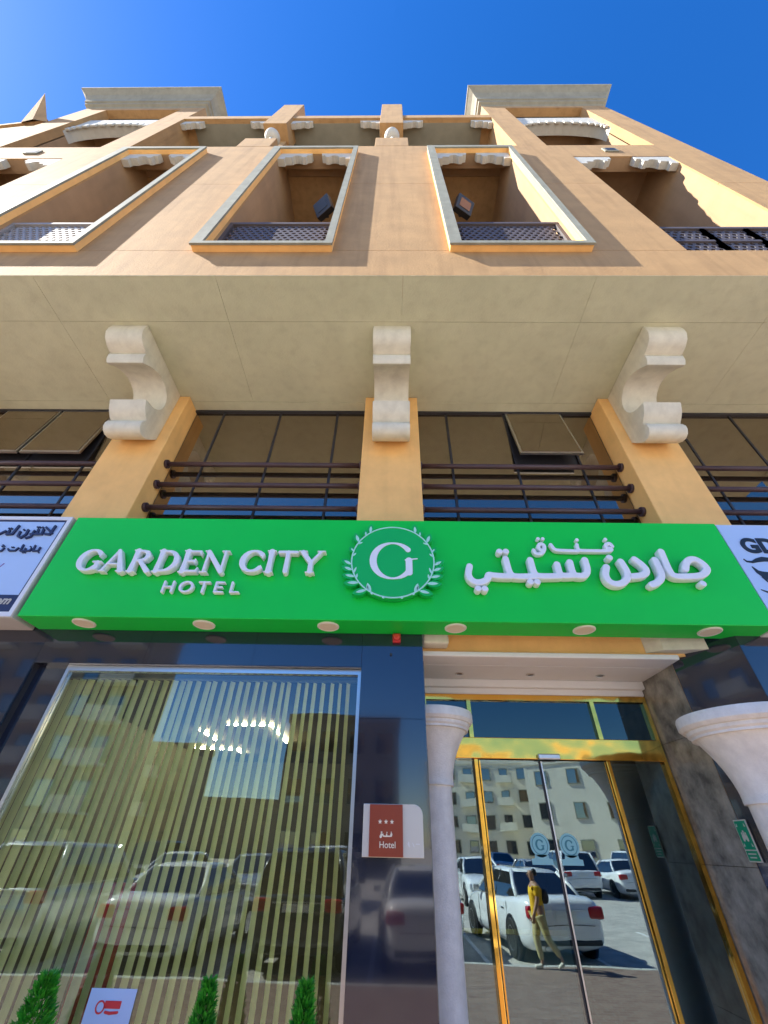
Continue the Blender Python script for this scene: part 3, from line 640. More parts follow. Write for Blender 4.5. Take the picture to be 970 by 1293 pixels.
L1 = [[(-3.734, 4.286), (-3.739, 4.172), (-3.795, 4.18)], [(-3.824, 4.266), (-3.724, 4.19)], [(-3.84, 4.237), (-3.828, 4.174), (-3.951, 4.173)], [(-3.899, 4.236), (-3.882, 4.176)], [(-3.933, 4.218), (-3.932, 4.14), (-3.971, 4.12)], [(-4.009, 4.228), (-4.0, 4.169), (-4.032, 4.124), (-4.077, 4.145), (-4.085, 4.203)], [(-4.145, 4.284), (-4.155, 4.172), (-4.218, 4.168)], [(-4.213, 4.22), (-4.209, 4.17)], [(-4.251, 4.21), (-4.3, 4.17), (-4.36, 4.17)]]
L1D = [(-3.864, 4.266), (-3.899, 4.269), (-3.924, 4.269), (-4.057, 4.231), (-4.207, 4.247), (-4.232, 4.246)]
L2 = [[(-3.749, 3.999), (-3.75, 3.957), (-3.792, 3.957)], [(-3.816, 4.024), (-3.806, 3.956)], [(-3.837, 3.986), (-3.84, 3.959), (-3.94, 3.955)], [(-3.901, 3.985), (-3.899, 3.958)], [(-3.948, 4.03), (-3.942, 3.958)], [(-3.982, 3.991), (-3.998, 3.957), (-4.061, 3.956), (-4.084, 3.978)], [(-4.135, 3.986), (-4.143, 3.952), (-4.2, 3.952)]]
L2D = [(-3.732, 3.937), (-3.858, 4.009), (-3.879, 3.935), (-3.903, 3.935), (-4.038, 4.0), (-4.056, 4.0), (-4.168, 4.027), (-4.169, 4.01), (-4.147, 4.011)]
shape3d('lettering', sdf_loops(wd(L1, .011) + [[(x, z, .010)] for x, z in L1D], 240), 3.602, .021, navy, LS); shape3d('lettering', sdf_loops(wd(L2, .0085) + [[(x, z, .007)] for x, z in L2D], 240), 3.606, .017, navy, LS)
text3d('lettering', '.com', -3.705, 3.345, .12, 3.618, .003, white, LS, .003, .25, 'RIGHT')
shape3d('print', sdf_loops([[(-4.03, 3.80, .006), (-4.05, 3.76, .006), (-4.10, 3.74, .006)]], 30), 3.621, .0025, mat('purple print', (.25, .12, .35), .5), LS)

RS = thing('shop_sign', 'pale blue sign board with dark letters and moustache right of the green sign', 'sign', (5.3, 3.8, 3.22))
box('sign_frame', 3.604, 7.1, 3.63, 3.936, 3.215, 4.415, mat('white sign box', (.70, .72, .74), .5), RS, .006)
box('sign_face', 3.606, 7.08, 3.618, 3.6295, 3.24, 4.395, skyblue, RS)
text3d('lettering', 'GD', 3.735, 4.04, .25, 3.610, .007, black, RS, .010)
mo = [[(3.673, 3.952, .006), (3.69, 3.925, .008), (3.744, 3.919, .013), (3.80, 3.94, .022), (3.869, 3.955, .028), (3.95, 3.95, .022), (4.05, 3.92, .01), (4.09, 3.94, .006)]]
shape3d('moustache', sdf_loops(mo, 110), 3.612, .005, black, RS)
be = [[(3.71, 3.862, .004), (3.735, 3.80, .020), (3.79, 3.76, .045), (3.87, 3.74, .055), (3.96, 3.76, .045), (4.02, 3.80, .02), (4.05, 3.862, .004)], [(3.76, 3.74, .02), (3.77, 3.685, .003)], [(3.83, 3.70, .03), (3.85, 3.63, .004)], [(3.92, 3.70, .03), (3.93, 3.64, .004)]]
shape3d('beard', sdf_loops(be, 110), 3.612, .005, black, RS)
shape3d('swash', sdf_loops([[(3.655, 3.60, .004), (3.70, 3.575, .009), (3.80, 3.57, .01), (4.0, 3.60, .008)]], 90), 3.613, .004, black, RS)

AL = thing('fire_alarm', 'small red fire alarm sounder under the green sign', 'alarm', (.075, 3.93, 3.16))
box('alarm_base', .035, .115, 3.895, 3.938, 3.13, 3.222, red, AL, .012); tube('alarm_dome', [(.075, 3.894, 3.176), (.075, 3.868, 3.176), (.075, 3.858, 3.176)], [.034, .032, .022], mat('red lens', (.7, .05, .04), .15, coat=.6), AL, 20)
tube('cable', [(.02, 3.925, 3.02), (.02, 3.938, 3.02)], .012, darkmetal, AL, 12)

PQ = thing('star_rating_plaque', 'rust red and steel three star hotel plaque on dark granite pier', 'plaque', (.04, 3.9, 1.52))
pl = [(-.185, 1.52), (.272, 1.52), (.272, 1.77)] + [(.207 + .065 * math.cos(t), 1.775 + .065 * math.sin(t)) for t in [PI / 2 * k / 8 for k in range(1, 9)]] + [(-.185, 1.84)]
prism('plate', pl, 'y', 3.90, 3.938, steel_p, PQ, bev=.004); box('red_panel', -.135, .118, 3.885, 3.8995, 1.524, 1.836, plaque_red, PQ, .002)
wp = mat('plaque lettering', (.85, .74, .55), .4)
for x in (-.055, -.01, .035):
    shape3d('star', [[(x + (.017 if k % 2 == 0 else .007) * math.sin(PI * k / 5), 1.728 + (.017 if k % 2 == 0 else .007) * math.cos(PI * k / 5)) for k in range(10)]], 3.881, .004, wp, PQ)
text3d('lettering', 'Hotel', -.06, 1.575, .054, 3.881, .004, wp, PQ, .0004)
fx = lambda p: ((p[0] - 1.93) * .105 - .008, (p[1] - 4.0) * .16 + 1.642)
shape3d('lettering', sdf_loops([[(*fx(p), .0042) for p in s] for s in FN + FN2] + [[(*fx(p), .004)] for p in FND], 150), 3.881, .004, wp, PQ)
shape3d('engraving', sdf_loops([[(.155, 1.60, .004), (.165, 1.585, .004), (.16, 1.61, .004)], [(.19, 1.605, .003), (.20, 1.585, .003)], [(.215, 1.60, .003), (.24, 1.60, .003)]], 60), 3.8985, .002, mat('engraved grey', (.75, .73, .68), .5), PQ)

# green assembly point sign on the marble reveal (built facing -Y, then turned onto the marble)
GS = thing('safety_sign', 'small green safety sign on the marble wall beside entrance', 'sign', (2.88, 4.45, 1.54))
def on_marble(o):
    # local plane (u along x, v up) -> marble face
    for v in o.data.vertices:
        u, d, w = v.co.x, v.co.y, v.co.z
        v.co = Vector((2.8905 + u * -.0376 + d, 4.42 - u, w))
    o.data.update(); return o
for nm, x0, x1, z0_, z1_, d0, d1, m in (('plate', 0, .15, 1.535, 1.80, -.012, -.004, white), ('green_field', .008, .142, 1.612, 1.792, -.0145, -.0122, safegreen), ('green_field', .008, .142, 1.543, 1.604, -.0145, -.0122, safegreen)):
    on_marble(box(nm, -x1 + .30, -x0 + .30, d0, d1, z0_, z1_, m, GS))
def sy(loops, nm): return on_marble(shape3d(nm, [[(.30 - .075 + p[0], p[1]) for p in l] for l in loops], -.0165, .0018, white, GS))
for dx, dz in ((-.05, .155), (.05, .155), (-.05, .03), (.05, .03)): sy([[(dx - .009, 1.612 + dz - .012), (dx + .009, 1.612 + dz - .012), (dx + .006 * (1 if dx < 0 else -1), 1.612 + dz + .010)]], 'arrow')
for dx, dz in ((-.022, 0), (0, .012), (.022, 0)):
    sy(sdf_loops([[(dx, 1.712 + dz, .008)]], 16), 'pictogram'); sy(sdf_loops([[(dx, 1.694 + dz, .010), (dx, 1.672 + dz, .011)]], 24), 'pictogram')
sy(sdf_loops([[(-.045, 1.585, .004), (.045, 1.585, .004)]], 40), 'text_line'); sy(sdf_loops([[(-.035, 1.563, .004), (.035, 1.563, .004)]], 40), 'text_line')

# stickers on the sliding leaves
mint = mat('frosted mint film', (.30, .62, .62), .5); mint2 = mat('teal print', (.05, .25, .28), .5)
for x, side in ((1.405, 'left'), (1.675, 'right')):
    t = thing('door_sticker', 'round mint green monogram sticker on the %s sliding glass leaf' % side, 'sticker', (x, DY - .05, 1.47), 'monogram stickers on the glass doors')
    y = DY - .0482
    shape3d('film', [[(x + .088 * math.cos(2 * PI * k / 48), 1.615 + .088 * math.sin(2 * PI * k / 48)) for k in range(48)]], y, .0015, mint, t)
    shape3d('ring', [[(x + r * math.cos(2 * PI * k / 48), 1.615 + r * math.sin(2 * PI * k / 48)) for k in range(48)] for r in (.072, .066)], y - .0012, .001, mint2, t)
    word('G', x - .04, x + .04, 1.575, .08, y - .0014, .0012, mint2, t, 0)
    shape3d('film', [[(x - .095, 1.475), (x + .095, 1.475), (x + .095, 1.515), (x + .065, 1.52), (x + .06, 1.545), (x - .06, 1.545), (x - .065, 1.52), (x - .095, 1.515)]], y, .0015, mint, t)

WS = thing('window_sticker', 'pale blue notice with red logo prints stuck on the shop window', 'notice', (-1.75, 4.02, .3))
box('sheet', -1.92, -1.62, 4.021, 4.024, .40, .835, skyblue, WS)
rp = mat('red print', (.65, .03, .04), .5)
for zz, xx in ((.755, -1.76), (.64, -1.78)):
    shape3d('print', [[(xx - .045, zz - .005), (xx + .06, zz - .005), (xx + .06, zz + .028), (xx - .045, zz + .028)]], 4.0185, .0015, rp, WS)
    shape3d('print', [[(xx - .07 + r * math.cos(2 * PI * k / 24), zz + r * math.sin(2 * PI * k / 24)) for k in range(24)] for r in (.03, .022)], 4.0185, .0015, rp, WS)
    shape3d('print', sdf_loops([[(xx - .03, zz - .02, .006), (xx - .0, zz - .024, .007), (xx + .05, zz - .02, .006)]], 40), 4.0185, .0015, rp, WS)

# ================================================================== INTERIOR THINGS
VB = thing('vertical_blind', 'yellow green vertical slat blind behind the shop window', 'blind', (-1.7, 4.3, .3))
box('head_rail', -3.40, -.28, 4.27, 4.32, 2.86, 2.90, silver, VB)
sm = None; k = 0; x = -3.36
while x < -.32:
    if sm is None:
        bm = bmesh.new(); w = .061; n = 6; zt = 2.852; zb = .12
        f_, b_ = [], []
        for z in (zb, zt):
            row = [bm.verts.new((w * (i / n - .5), .006 * math.cos(PI * (i / n - .5)), z)) for i in range(n + 1)]; f_.append(row)
        for i in range(n): bm.faces.new((f_[0][i], f_[0][i + 1], f_[1][i + 1], f_[1][i]))
        o = frombm('slat', bm, blind_m, VB, True); sm = o.data
    else: o = link(bpy.data.objects.new('slat', sm), VB)
    o.location = (x, 4.295 + random.uniform(-.004, .004), 0)
    a = 62 + 3 * math.sin(k * 1.7) + random.uniform(-3.5, 3.5)
    if k in (4, 14): a = 30
    o.rotation_euler = (random.uniform(-.003, .003), random.uniform(-.003, .003), math.radians(a))
    k += 1; x += .0845
def topiary(x, z1, w, label):
    Yp = 3.70; b = GZ
    t = thing('topiary_plant', label, 'plant', (x, Yp, b), 'small topiary plants in front of the shop window')
    lathe('pot', [(.10, b), (.115, b + .01), (.15, b + .32), (.16, b + .33), (.16, b + .36), (.14, b + .36), (.135, b + .33)], x, Yp, pot_m, t, 28)
    tube('stem', [(x, Yp, b + .32), (x, Yp, b + .55)], .015, bark, t, 8)
    bm = bmesh.new(); z0 = b + .42
    for i in range(2600):
        u = random.random(); z = z0 + (z1 - z0) * u; R = w * (1 - .80 * u ** 1.8) * (.55 + .5 * random.random() ** .5) * (.7 + .3 * min(1, u / .1))
        an = random.uniform(0, 2 * PI); c = Vector((x + R * math.cos(an), Yp + R * math.sin(an), z)); d = Vector((math.cos(an) * .7, math.sin(an) * .7, random.uniform(.1, 1.3))).normalized()
        sdv = d.cross(Vector((random.uniform(-1, 1), random.uniform(-1, 1), random.uniform(-1, 1)))).normalized() * random.uniform(.006, .011); L = random.uniform(.022, .04)
        v = [bm.verts.new(c - d * L * .4), bm.verts.new(c + sdv), bm.verts.new(c + d * L), bm.verts.new(c - sdv)]; bm.faces.new(v)
    fo = frombm('foliage', bm, leaf_m, t); fo['kind'] = 'stuff'; return t
topiary(-2.05, .95, .17, 'leftmost and widest green topiary plant, left of the blue window notice')
topiary(-1.065, .94, .12, 'green topiary plant just right of the blue window notice')
topiary(-.48, .945, .12, 'green topiary plant nearest the granite pier')
bn = thing('roll_up_banner', 'dark red standing banner behind the blind slats', 'banner', (-2.28, 4.75, GZ))
box('cloth', -2.45, -2.10, 4.745, 4.75, .0, 1.3, mat('dark red banner', (.35, .02, .02), .6), bn); box('foot', -2.47, -2.08, 4.68, 4.80, GZ + .008, -.005, darkmetal, bn, .01)
for pts, lab in (([(-2.38, 6.67), (-1.73, 6.67), (-1.76, 8.0)], 'L shaped warm ceiling light strip nearest the granite pier'), ([(-2.95, 7.09), (-2.95, 7.97)], 'short straight warm ceiling light strip'), ([(-3.6, 8.67), (-2.85, 8.8), (-2.87, 9.33)], 'L shaped warm ceiling light strip deepest in the shop')):
    tag(tube('ceiling_light_strip', [(p[0], p[1], 2.93) for p in pts], .012, led, None, 8), lab, 'light', 'warm light strips on the shop ceiling')
DS = thing('reception_desk', 'cream and gold reception desk inside the glass doors', 'desk', (1.2, 6.6, GZ))
box('front', .2, 2.0, 6.4, 6.5, GZ + .01, .85, cream, DS, .01); box('counter', .15, 2.05, 6.35, 7.0, .852, .90, gold, DS, .005)

# ================================================================== LAMPS ON THE FACADE
def flood(x, y, z, rz, label):
    t = thing('flood_light', label, 'flood light', (x, y, z), 'flood lights inside the balconies')
    tube('arm', [(x, y + .25, z + .35), (x, y + .1, z + .3), (x, y, z + .12)], .04, darkmetal, t, 10)
    M = Matrix.Translation((x, y, z)) @ Matrix.Rotation(rz, 4, 'Z') @ Matrix.Rotation(math.radians(35), 4, 'X')
    for nm, b, m in (('housing', (-.19, .19, -.07, .07, -.16, .16), darkmetal), ('lens', (-.12, .12, -.078, -.0705, -.09, .09), mat('amber lens', (.30, .12, .02), .2) if x > 0 else darkmetal)):
        bm = bmesh.new(); bm_box(bm, *b, bev=.01 if nm == 'housing' else 0)
        for v in bm.verts: v.co = M @ v.co
        frombm(nm, bm, m, t)
    return t
flood(1.44, 2.55, 11.75, .5, 'black flood light with amber lens in the right framed balcony')
flood(-1.42, 2.55, 11.7, -.6, 'black flood light seen from behind in the middle framed balcony')
for px, lab in ((-3.41, 'white globe lamp on the left roof pedestal'), (-.05, 'white globe lamp on the right roof pedestal, above the middle of the facade')):
    t = thing('globe_lamp', lab, 'lamp', (px, 2.24, 15.62), 'globe lamps on the parapet pedestals')
    tube('post', [(px, 2.24, 15.622), (px, 2.24, 16.75)], .05, white, t); n = 16
    lathe('globe', [(max(.02, .21 * math.sin(PI * k / n)), 16.95 - .21 * math.cos(PI * k / n)) for k in range(n + 1)], px, 2.24, white, t, 32)

# ================================================================== CARS (seen in the glass)
def car(name, label, group, paint, suv=False, van=False):
    t = thing(name, label, 'car' if not van else 'van', (0, 0, 0), group)
    if van: st = [(0, .86, .35, 1.5, 2.55), (.06, .95, .28, 1.6, 2.72), (.6, .98, .22, 1.6, 2.76), (3.6, .98, .22, 1.6, 2.76), (4.1, .97, .22, 1.3, 2.45), (4.7, .95, .22, 1.1, 1.45), (5.2, .92, .25, .95, 1.08), (5.4, .75, .35, .7, .8)]
    elif suv: st = [(0, .74, .5, .95, 1.05), (.10, .88, .32, 1.05, 1.12), (.6, .94, .26, 1.08, 1.14), (1.6, .95, .24, 1.06, 1.12), (3.2, .95, .24, 1.04, 1.10), (3.9, .93, .26, 1.0, 1.08), (4.5, .86, .3, .88, .96), (4.75, .66, .4, .66, .72)]
    else: st = [(0, .70, .42, .84, .93), (.10, .84, .27, .95, 1.02), (.55, .90, .21, .97, 1.06), (1.2, .91, .19, .95, 1.03), (2.4, .91, .19, .93, .99), (3.2, .90, .19, .91, .98), (3.8, .88, .21, .84, .92), (4.35, .80, .24, .73, .80), (4.6, .60, .32, .58, .64)]
    bm = bmesh.new(); rings = []
    for y, hw, zb, zs, zt in st:
        half = [(0, zb), (hw * .86, zb), (hw * .98, zb + .12), (hw, (zb + zs) / 2), (hw * .985, zs - .08), (hw * .93, zs + .25 * (zt - zs)), (hw * .75, zt - .015), (0, zt)]
        ring = half + [(-p[0], p[1]) for p in half[-2:0:-1]]
        rings.append([bm.verts.new((p[0], y, p[1])) for p in ring])
    n = len(rings[0])
    for a, b in zip(rings, rings[1:]):
        for k in range(n): bm.faces.new((a[k], a[(k + 1) % n], b[(k + 1) % n], b[k]))
    bm.faces.new(rings[0][::-1]); bm.faces.new(rings[-1])
    bmesh.ops.recalc_face_normals(bm, faces=bm.faces)
    bmesh.ops.subdivide_edges(bm, edges=bm.edges[:], cuts=1, smooth=.6, use_grid_fill=True)
    frombm('body', bm, paint, t, True)
    if van:
        L = 5.4; zl = 1.25; wy = (1.0, 4.3); wr = .36
        for s in (-1, 1): box('rear_window', s * .45 - .33, s * .45 + .33, -.012, .05, 1.55, 2.3, glass_car, t, .02)
    else:
        L = 4.75 if suv else 4.6; zl = .80 if not suv else .95; wy = (.95, 3.75); wr = .37 if suv else .33
        if suv: yb0, yb1, yt0, yt1, zb_, zt_, wb, wt = .12, 3.55, .45, 2.75, 1.10, 1.76, .88, .70
        else: yb0, yb1, yt0, yt1, zb_, zt_, wb, wt = .62, 3.45, 1.30, 2.55, .97, 1.44, .82, .60
        bm = bmesh.new(); rows = []
        for f_, bow in ((0, 0), (.5, .03), (1, .0)):
            y0_ = yb0 + (yt0 - yb0) * f_; y1_ = yb1 + (yt1 - yb1) * f_; w = wb + (wt - wb) * f_ + bow; z = zb_ + (zt_ - zb_) * f_
            rows.append([bm.verts.new(p) for p in ((-w * .9, y0_ - .03, z), (0, y0_ - .09, z), (w * .9, y0_ - .03, z), (w, y0_ + .15, z), (w, y1_ - .15, z), (w * .9, y1_, z), (0, y1_ + .10, z), (-w * .9, y1_, z), (-w, y1_ - .15, z), (-w, y0_ + .15, z))])
        for a, b in zip(rows, rows[1:]):
            for k in range(10): bm.faces.new((a[k], a[(k + 1) % 10], b[(k + 1) % 10], b[k]))
        bm.faces.new(rows[-1]); frombm('window', bm, glass_car, t)
        bm = bmesh.new(); rows = []
        for z, w, e in ((zt_ - .02, wt + .02, .05), (zt_ + .03, wt - .01, .0), (zt_ + .06, wt - .12, -.15), (zt_ + .07, wt - .4, -.4)):
            rows.append([bm.verts.new(p) for p in ((-w * .9, yt0 - e, z), (w * .9, yt0 - e, z), (w, yt0 + .15, z), (w, yt1 - .15, z), (w * .9, yt1 + e, z), (-w * .9, yt1 + e, z), (-w, yt1 - .15, z), (-w, yt0 + .15, z))])
        for a, b in zip(rows, rows[1:]):
            for k in range(8): bm.faces.new((a[k], a[(k + 1) % 8], b[(k + 1) % 8], b[k]))
        bm.faces.new(rows[-1]); frombm('roof', bm, paint, t, True)
        for s in (-1, 1):
            for (ya, yb_) in ((yb0 + .04, yt0 + .02), (yb1 - .06, yt1 - .02)): tube('pillar', [(s * (wb - .03), ya, zb_ - .02), (s * (wb * .5 + wt * .5 + .02), (ya + yb_) / 2, (zb_ + zt_) / 2), (s * wt, yb_, zt_ + .01)], .05, paint, t, 8)
            tube('pillar', [(s * (wb + .005), 2.05, zb_ - .02), (s * (wt + .005), 1.95, zt_)], .025, black, t, 8)
            box('mirror', s * 1.0 - .09, s * 1.0 + .09, yb1 - .55, yb1 - .42, zb_, zb_ + .13, paint, t, .03)
    for s in (-1, 1):
        tl = box('tail_light', s * .70 - .19, s * .70 + .17, -.015, .16, zl - .09, zl + .11, mat('tail light red', (.42, .012, .02), .15, coat=.5), t, .04)
        box('headlight', s * .62 - .16, s * .62 + .16, L - .26, L - .05, .55, .72, mat('headlight glass', (.7, .72, .75), .1, coat=.5), t, .04)
        for y in wy:
            wx = s * (.83 if not van else .88)
            lw = tube('wheel_arch', [(s * .80, y, wr), (s * (.918 if not van else .988), y, wr)], wr + .06, black, t, 28)
            wh = lathe('wheel', [(wr * .6, -.10), (wr - .03, -.10), (wr, -.07), (wr, .07), (wr - .03, .10), (wr * .6, .10)], 0, 0, mat('tyre rubber', (.02, .02, .02), .8), t, 28)
            wh.data.transform(Matrix.Translation((s * (.84 if not van else .91), y, wr)) @ Matrix.Rotation(PI / 2, 4, 'Y'))
            rm = lathe('rim', [(wr * .62, -.105), (wr * .62, .105), (wr * .5, .09)], 0, 0, silver, wh, 20); rm.data.transform(Matrix.Translation((s * (.84 if not van else .91), y, wr)) @ Matrix.Rotation(PI / 2, 4, 'Y'))
    if not van:
        cz = zl + (.115 if not suv else .13)
        box('chrome_strip', -.50, .50, -.012, .03, zl + .03, zl + .055, silver, t, .008); box('boot_seam', -.62, .62, -.008, .05, zl - .19, zl - .18, black, t)
        hwx = .912 if not suv else .952
        for s in (-1, 1):
            for yy in (1.15, 2.05, 3.05): box('door_seam', s * hwx - .004, s * hwx + .004, yy - .006, yy + .006, .34, zb_ - .06, black, t)
            for yy in (1.32, 2.22): box('door_handle', s * hwx - .012, s * hwx + .016, yy, yy + .17, zb_ - .20, zb_ - .17, silver, t, .006)
            box('window_trim', s * (wb + .012) - .012, s * (wb + .012) + .012, yb0 + .2, yb1 - .25, zb_ - .012, zb_ + .006, silver, t)
        tube('exhaust', [(.55, .12, .27), (.55, -.01, .27)], .035, silver, t, 12)
    box('number_plate', -.26, .26, -.022, .02, zl - .10, zl + .02, mat('plate white', (.75, .75, .72), .5), t); box('bumper_trim', -.72, .72, -.01, .12, .30, .40, black, t, .03)
    return t
pw = mat('white car paint', (.80, .81, .82), .22, coat=.9); pd = mat('dark grey car paint', (.05, .055, .06), .2, coat=.9); ps = mat('silver car paint', (.5, .51, .52), .25, metal=.5, coat=.8); pv = mat('dark blue van paint', (.010, .018, .06), .25, coat=.7)
def put(o, x, y, rot, z=GZ - .12): o.location = (x, y, z); o.rotation_euler = (0, 0, math.radians(rot)); return o
cg = 'cars reflected in the hotel glass'
sed = put(car('parked_car', 'white sedan with red tail lights reflected behind the person in yellow', cg, pw), 3.92, -2.75, 171)
suv = put(car('parked_car', 'dark grey off-road car reflected at right in the shop window', cg, pd, suv=True), -1.75, -2.9, 182)
def dupcar(src, label, x, y, rot, paint=None):
    c = copy_tree(src); c['label'] = label; put(c, x, y, rot)
    if paint:
        for ch in c.children:
            if ch.name.split('.')[0] in ('body', 'roof', 'mirror', 'pillar') and ch.data.materials[0] in (pw, pd):
                ch.data = ch.data.copy(); ch.data.materials[0] = paint
    return c
dupcar(sed, 'white sedan reflected at the left edge of the entrance doors', .85, -2.9, 178)
dupcar(sed, 'white sedan reflected low in the middle of the shop window', -4.7, -2.8, 184)
dupcar(suv, 'silver off-road car reflected at the far left of the shop window', -7.7, -3.0, 180, ps)
far = [(-14, -16, 'white'), (-11.2, -16.4, 'grey'), (-8.3, -16, 'white'), (-5.4, -16.3, 'silver'), (-2.4, -16, 'white'), (4, -17, 'white'), (6.8, -17.2, 'silver'), (9.6, -17, 'white'), (12.4, -17.3, 'white'), (15.2, -17, 'grey'), (18, -17.2, 'white'), (8.2, -27, 'silver'), (12, -27.2, 'white'), (16, -27, 'white'), (20, -27.3, 'grey'), (24, -27, 'white')]
for i, (x, y, cn) in enumerate(far):
    src = suv if i % 3 == 1 else sed
    pm = {'white': pw, 'grey': pd, 'silver': ps}[cn]
    dupcar(src, '%s car in the far parked row, %s from the left, seen only as a reflection' % (cn, ['first', 'second', 'third', 'fourth', 'fifth', 'sixth', 'seventh', 'eighth', 'ninth', 'tenth', 'eleventh', 'twelfth', 'thirteenth', 'fourteenth', 'fifteenth', 'sixteenth'][i]), x, y, random.choice((0, 180)) + random.uniform(-2, 2), None if (src is sed and pm is pw) or (src is suv and pm is pd) else pm)

# ================================================================== PERSON (reflected in the doors)
def skin_mesh(name, V, E, m, parent, sub=2):
    me = bpy.data.meshes.new(name); me.from_pydata([v[:3] for v in V], E, []); o = bpy.data.objects.new(name, me); COL.objects.link(o)
    md = o.modifiers.new('s', 'SKIN'); md.use_smooth_shade = True
    for sv, v in zip(me.skin_vertices[0].data, V): sv.radius = (v[3], v[4] if len(v) > 4 else v[3]); sv.use_root = False
    me.skin_vertices[0].data[0].use_root = True
    s = o.modifiers.new('u', 'SUBSURF'); s.levels = sub; s.render_levels = sub
    dg = bpy.context.evaluated_depsgraph_get(); dg.update(); me2 = bpy.data.meshes.new_from_object(o.evaluated_get(dg)); bpy.data.objects.remove(o)
    me2.materials.clear(); me2.materials.append(m); me2.name = name
    return link(bpy.data.objects.new(name, me2), parent)
skin_m = mat('skin', (.36, .20, .13), .5); yel = mat('yellow shirt', (.80, .46, .01), .8, var=.1, scale=12); trous = mat('pale olive trousers', (.50, .44, .22), .85, var=.1); hairm = mat('dark hair', (.012, .01, .01), .5)
PE = thing('person', 'person in a yellow shirt walking past, reflected in the glass doors', 'person', (0, 0, 0))
# walking towards -X, local: forward -X, left hand +Y... heights for 1.55 m
V = [(0, 0, .82, .115, .10), (0, 0, .98, .12, .10), (0, 0, 1.16, .14, .10), (0, 0, 1.27, .12, .08), (-.01, 0, 1.34, .05), (-.03, 0, 1.40, .075, .065), (-.035, 0, 1.49, .085, .075), (-.03, 0, 1.535, .06, .055)]
E = [(i, i + 1) for i in range(7)]
def limb(base, pts):
    i0 = len(V)
    for p in pts: V.append(p)
    E.append((base, i0)); E.extend((i, i + 1) for i in range(i0, len(V) - 1)); return len(V) - 1
limb(0, [(-.02, -.085, .76, .085), (-.10, -.085, .45, .058), (-.04, -.085, .12, .036), (-.05, -.085, .045, .036), (-.17, -.09, .025, .026)])
limb(0, [(.02, .085, .76, .085), (.10, .085, .45, .058), (.32, .085, .17, .036), (.34, .085, .10, .036), (.26, .09, .035, .026)])
for s, pts in ((-1, [(0, -.17, 1.25, .05), (.06, -.22, 1.02, .042), (-.02, -.235, .82, .03), (-.035, -.235, .77, .024, .034), (-.05, -.235, .72, .02, .034)]), (1, [(0, .17, 1.25, .05), (-.04, .22, 1.02, .042), (-.14, .235, .84, .03), (-.16, .235, .79, .024, .034), (-.18, .235, .745, .02, .034)])):
    e = limb(3, pts); w = V[e]
    for k, (dx, L) in enumerate(((-.024, .055), (-.008, .065), (.008, .062), (.024, .05))): limb(e, [(w[0] + dx, w[1], w[2] - L * .55, .009), (w[0] + dx - .008, w[1] - s * .008, w[2] - L, .008)])
    limb(e - 1, [(w[0] - .035, w[1] - s * .02, w[2] + .01, .010), (w[0] - .048, w[1] - s * .025, w[2] - .025, .008)])
skin_mesh('body', V, E, skin_m, PE)
skin_mesh('shirt', [(0, 0, .68, .155, .135), (0, 0, .98, .15, .125), (0, 0, 1.16, .165, .125), (0, 0, 1.27, .145, .10), (0, -.17, 1.25, .07), (.05, -.21, 1.07, .062), (0, .17, 1.25, .07), (-.035, .21, 1.07, .062)], [(0, 1), (1, 2), (2, 3), (3, 4), (4, 5), (3, 6), (6, 7)], yel, PE)
skin_mesh('trousers', [(0, 0, .86, .14, .12), (-.02, -.085, .76, .105), (-.10, -.085, .45, .078), (-.04, -.085, .11, .058), (.02, .085, .76, .105), (.10, .085, .45, .078), (.31, .085, .18, .058)], [(0, 1), (1, 2), (2, 3), (0, 4), (4, 5), (5, 6)], trous, PE)
for nm, pts in (('shoe', [(-.03, -.085, .05, .05, .045), (-.12, -.088, .035, .045, .035), (-.20, -.09, .03, .035, .028)]), ('shoe', [(.36, .085, .10, .05, .045), (.28, .088, .055, .045, .035), (.22, .09, .03, .035, .028)])):
    skin_mesh(nm, pts, [(0, 1), (1, 2)], white, PE)
skin_mesh('hair', [(.01, 0, 1.56, .07, .065), (.045, 0, 1.50, .075, .075), (.06, 0, 1.42, .06, .06)], [(0, 1), (1, 2)], hairm, PE)
skin_mesh('nose', [(-.10, 0, 1.47, .012), (-.128, 0, 1.452, .012), (-.11, 0, 1.445, .010)], [(0, 1), (1, 2)], skin_m, PE)
for s in (-1, 1):
    skin_mesh('ear', [(-.02, s * .078, 1.475, .012, .02), (-.015, s * .086, 1.45, .01, .016)], [(0, 1)], skin_m, PE); skin_mesh('eye', [(-.108, s * .03, 1.48, .008), (-.112, s * .036, 1.48, .008)], [(0, 1)], black, PE)
skin_mesh('mouth', [(-.105, -.02, 1.418, .006), (-.110, 0, 1.416, .007), (-.105, .02, 1.418, .006)], [(0, 1), (1, 2)], mat('lips', (.30, .10, .08), .5), PE)
skin_mesh('backpack', [(.14, 0, .95, .10, .12), (.17, 0, 1.08, .11, .13), (.14, 0, 1.22, .09, .11)], [(0, 1), (1, 2)], mat('dark bag', (.03, .028, .03), .7), PE)
PE.location = (3.05, -1.78, GZ); PE.scale = (.93, .93, .93)

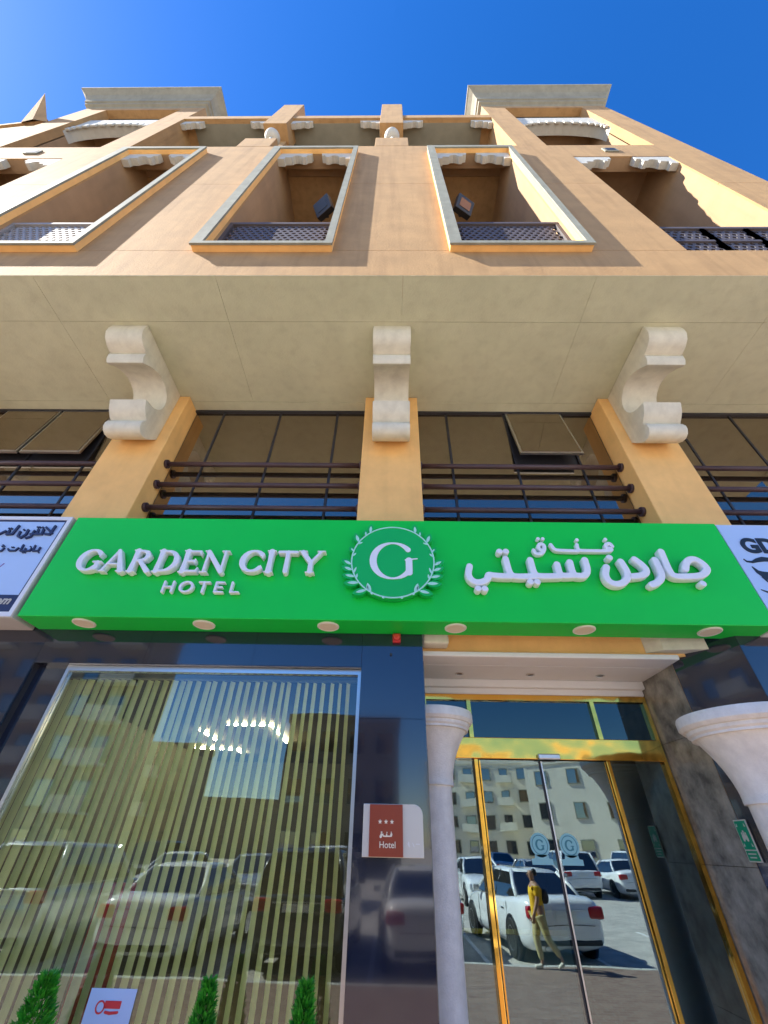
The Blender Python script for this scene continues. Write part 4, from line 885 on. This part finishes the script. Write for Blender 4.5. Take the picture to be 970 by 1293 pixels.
# ================================================================== BUILDINGS ACROSS THE STREET (seen in the glass)
def block(name, label, x, y, rot, w, d, h, floors, bays, m, balc=False, archw=False):
    t = thing(name, label, 'building', (0, 0, 0), None)
    box('wall', -w / 2, w / 2, -d, 0, 0, h, m, t); box('parapet', -w / 2 - .15, w / 2 + .15, -d - .15, .15, h + .001, h + .6, m, t)
    fh = h / floors; bw = w / bays; wm = None; pm_ = None
    for f in range(floors):
        for b in range(bays):
            cx, cz = -w / 2 + bw * (b + .5), fh * (f + .55)
            if wm is None:
                bm = bmesh.new()
                for q in ((-.75, .75, 0, .10, .75, .85), (-.75, .75, 0, .14, -.87, -.75), (-.75, -.65, 0, .10, -.749, .749), (.65, .75, 0, .10, -.749, .749)): bm_box(bm, *q)
                o = frombm('window', bm, greystone, t); wm = o.data
                p = box('pane', -.65, .65, .01, .04, -.75, .75, glass_far, o); pm_ = p.data
            else:
                o = link(bpy.data.objects.new('window', wm), t); p = link(bpy.data.objects.new('pane', pm_), o)
            o.location = (cx, .003, cz)
            if balc and b % 2 == 0 and f > 0: 
                q = boxes('balcony', [(cx - bw * .45, cx + bw * .45, .02, 1.3, cz - 1.25, cz - 1.1), (cx - bw * .45, cx + bw * .45, 1.2, 1.3, cz - 1.1, cz - .2)], cream, t)
    t.location = (x, y, GZ - .15); t.rotation_euler = (0, 0, math.radians(rot)); return t
bt = mat('far tan render', (.42, .33, .22), .9, var=.15, scale=.4); bc = mat('far cream render', (.72, .66, .52), .9, var=.08, scale=.4); bb = mat('far brown render', (.28, .22, .16), .9, var=.15, scale=.4)
block('apartment_building', 'tall tan apartment block with balconies reflected at left of the shop window', -33.5, -27, 0, 26, 5, 17, 6, 9, bt, True)
block('apartment_building', 'lower tan block stepping down beside the sky gap in shop window reflection', -26.5, -42, 0, 12, 5, 9.5, 3, 4, bt, True)
block('apartment_building', 'low brown building reflected at right of the shop window', -3.6, -29, 0, 9, 12, 9.6, 3, 4, bb)
block('apartment_building', 'distant brown building in the gap reflected mid shop window', -24, -66, 0, 26, 12, 6.2, 2, 9, bb)
block('apartment_building', 'cream apartment block with rows of windows reflected in the doors', 21, -72, 22, 30, 14, 13, 4, 10, bc, True)
block('apartment_building', 'cream corner building reflected in the right door leaf', 27, -50, 30, 20, 14, 10.5, 3, 5, bc)
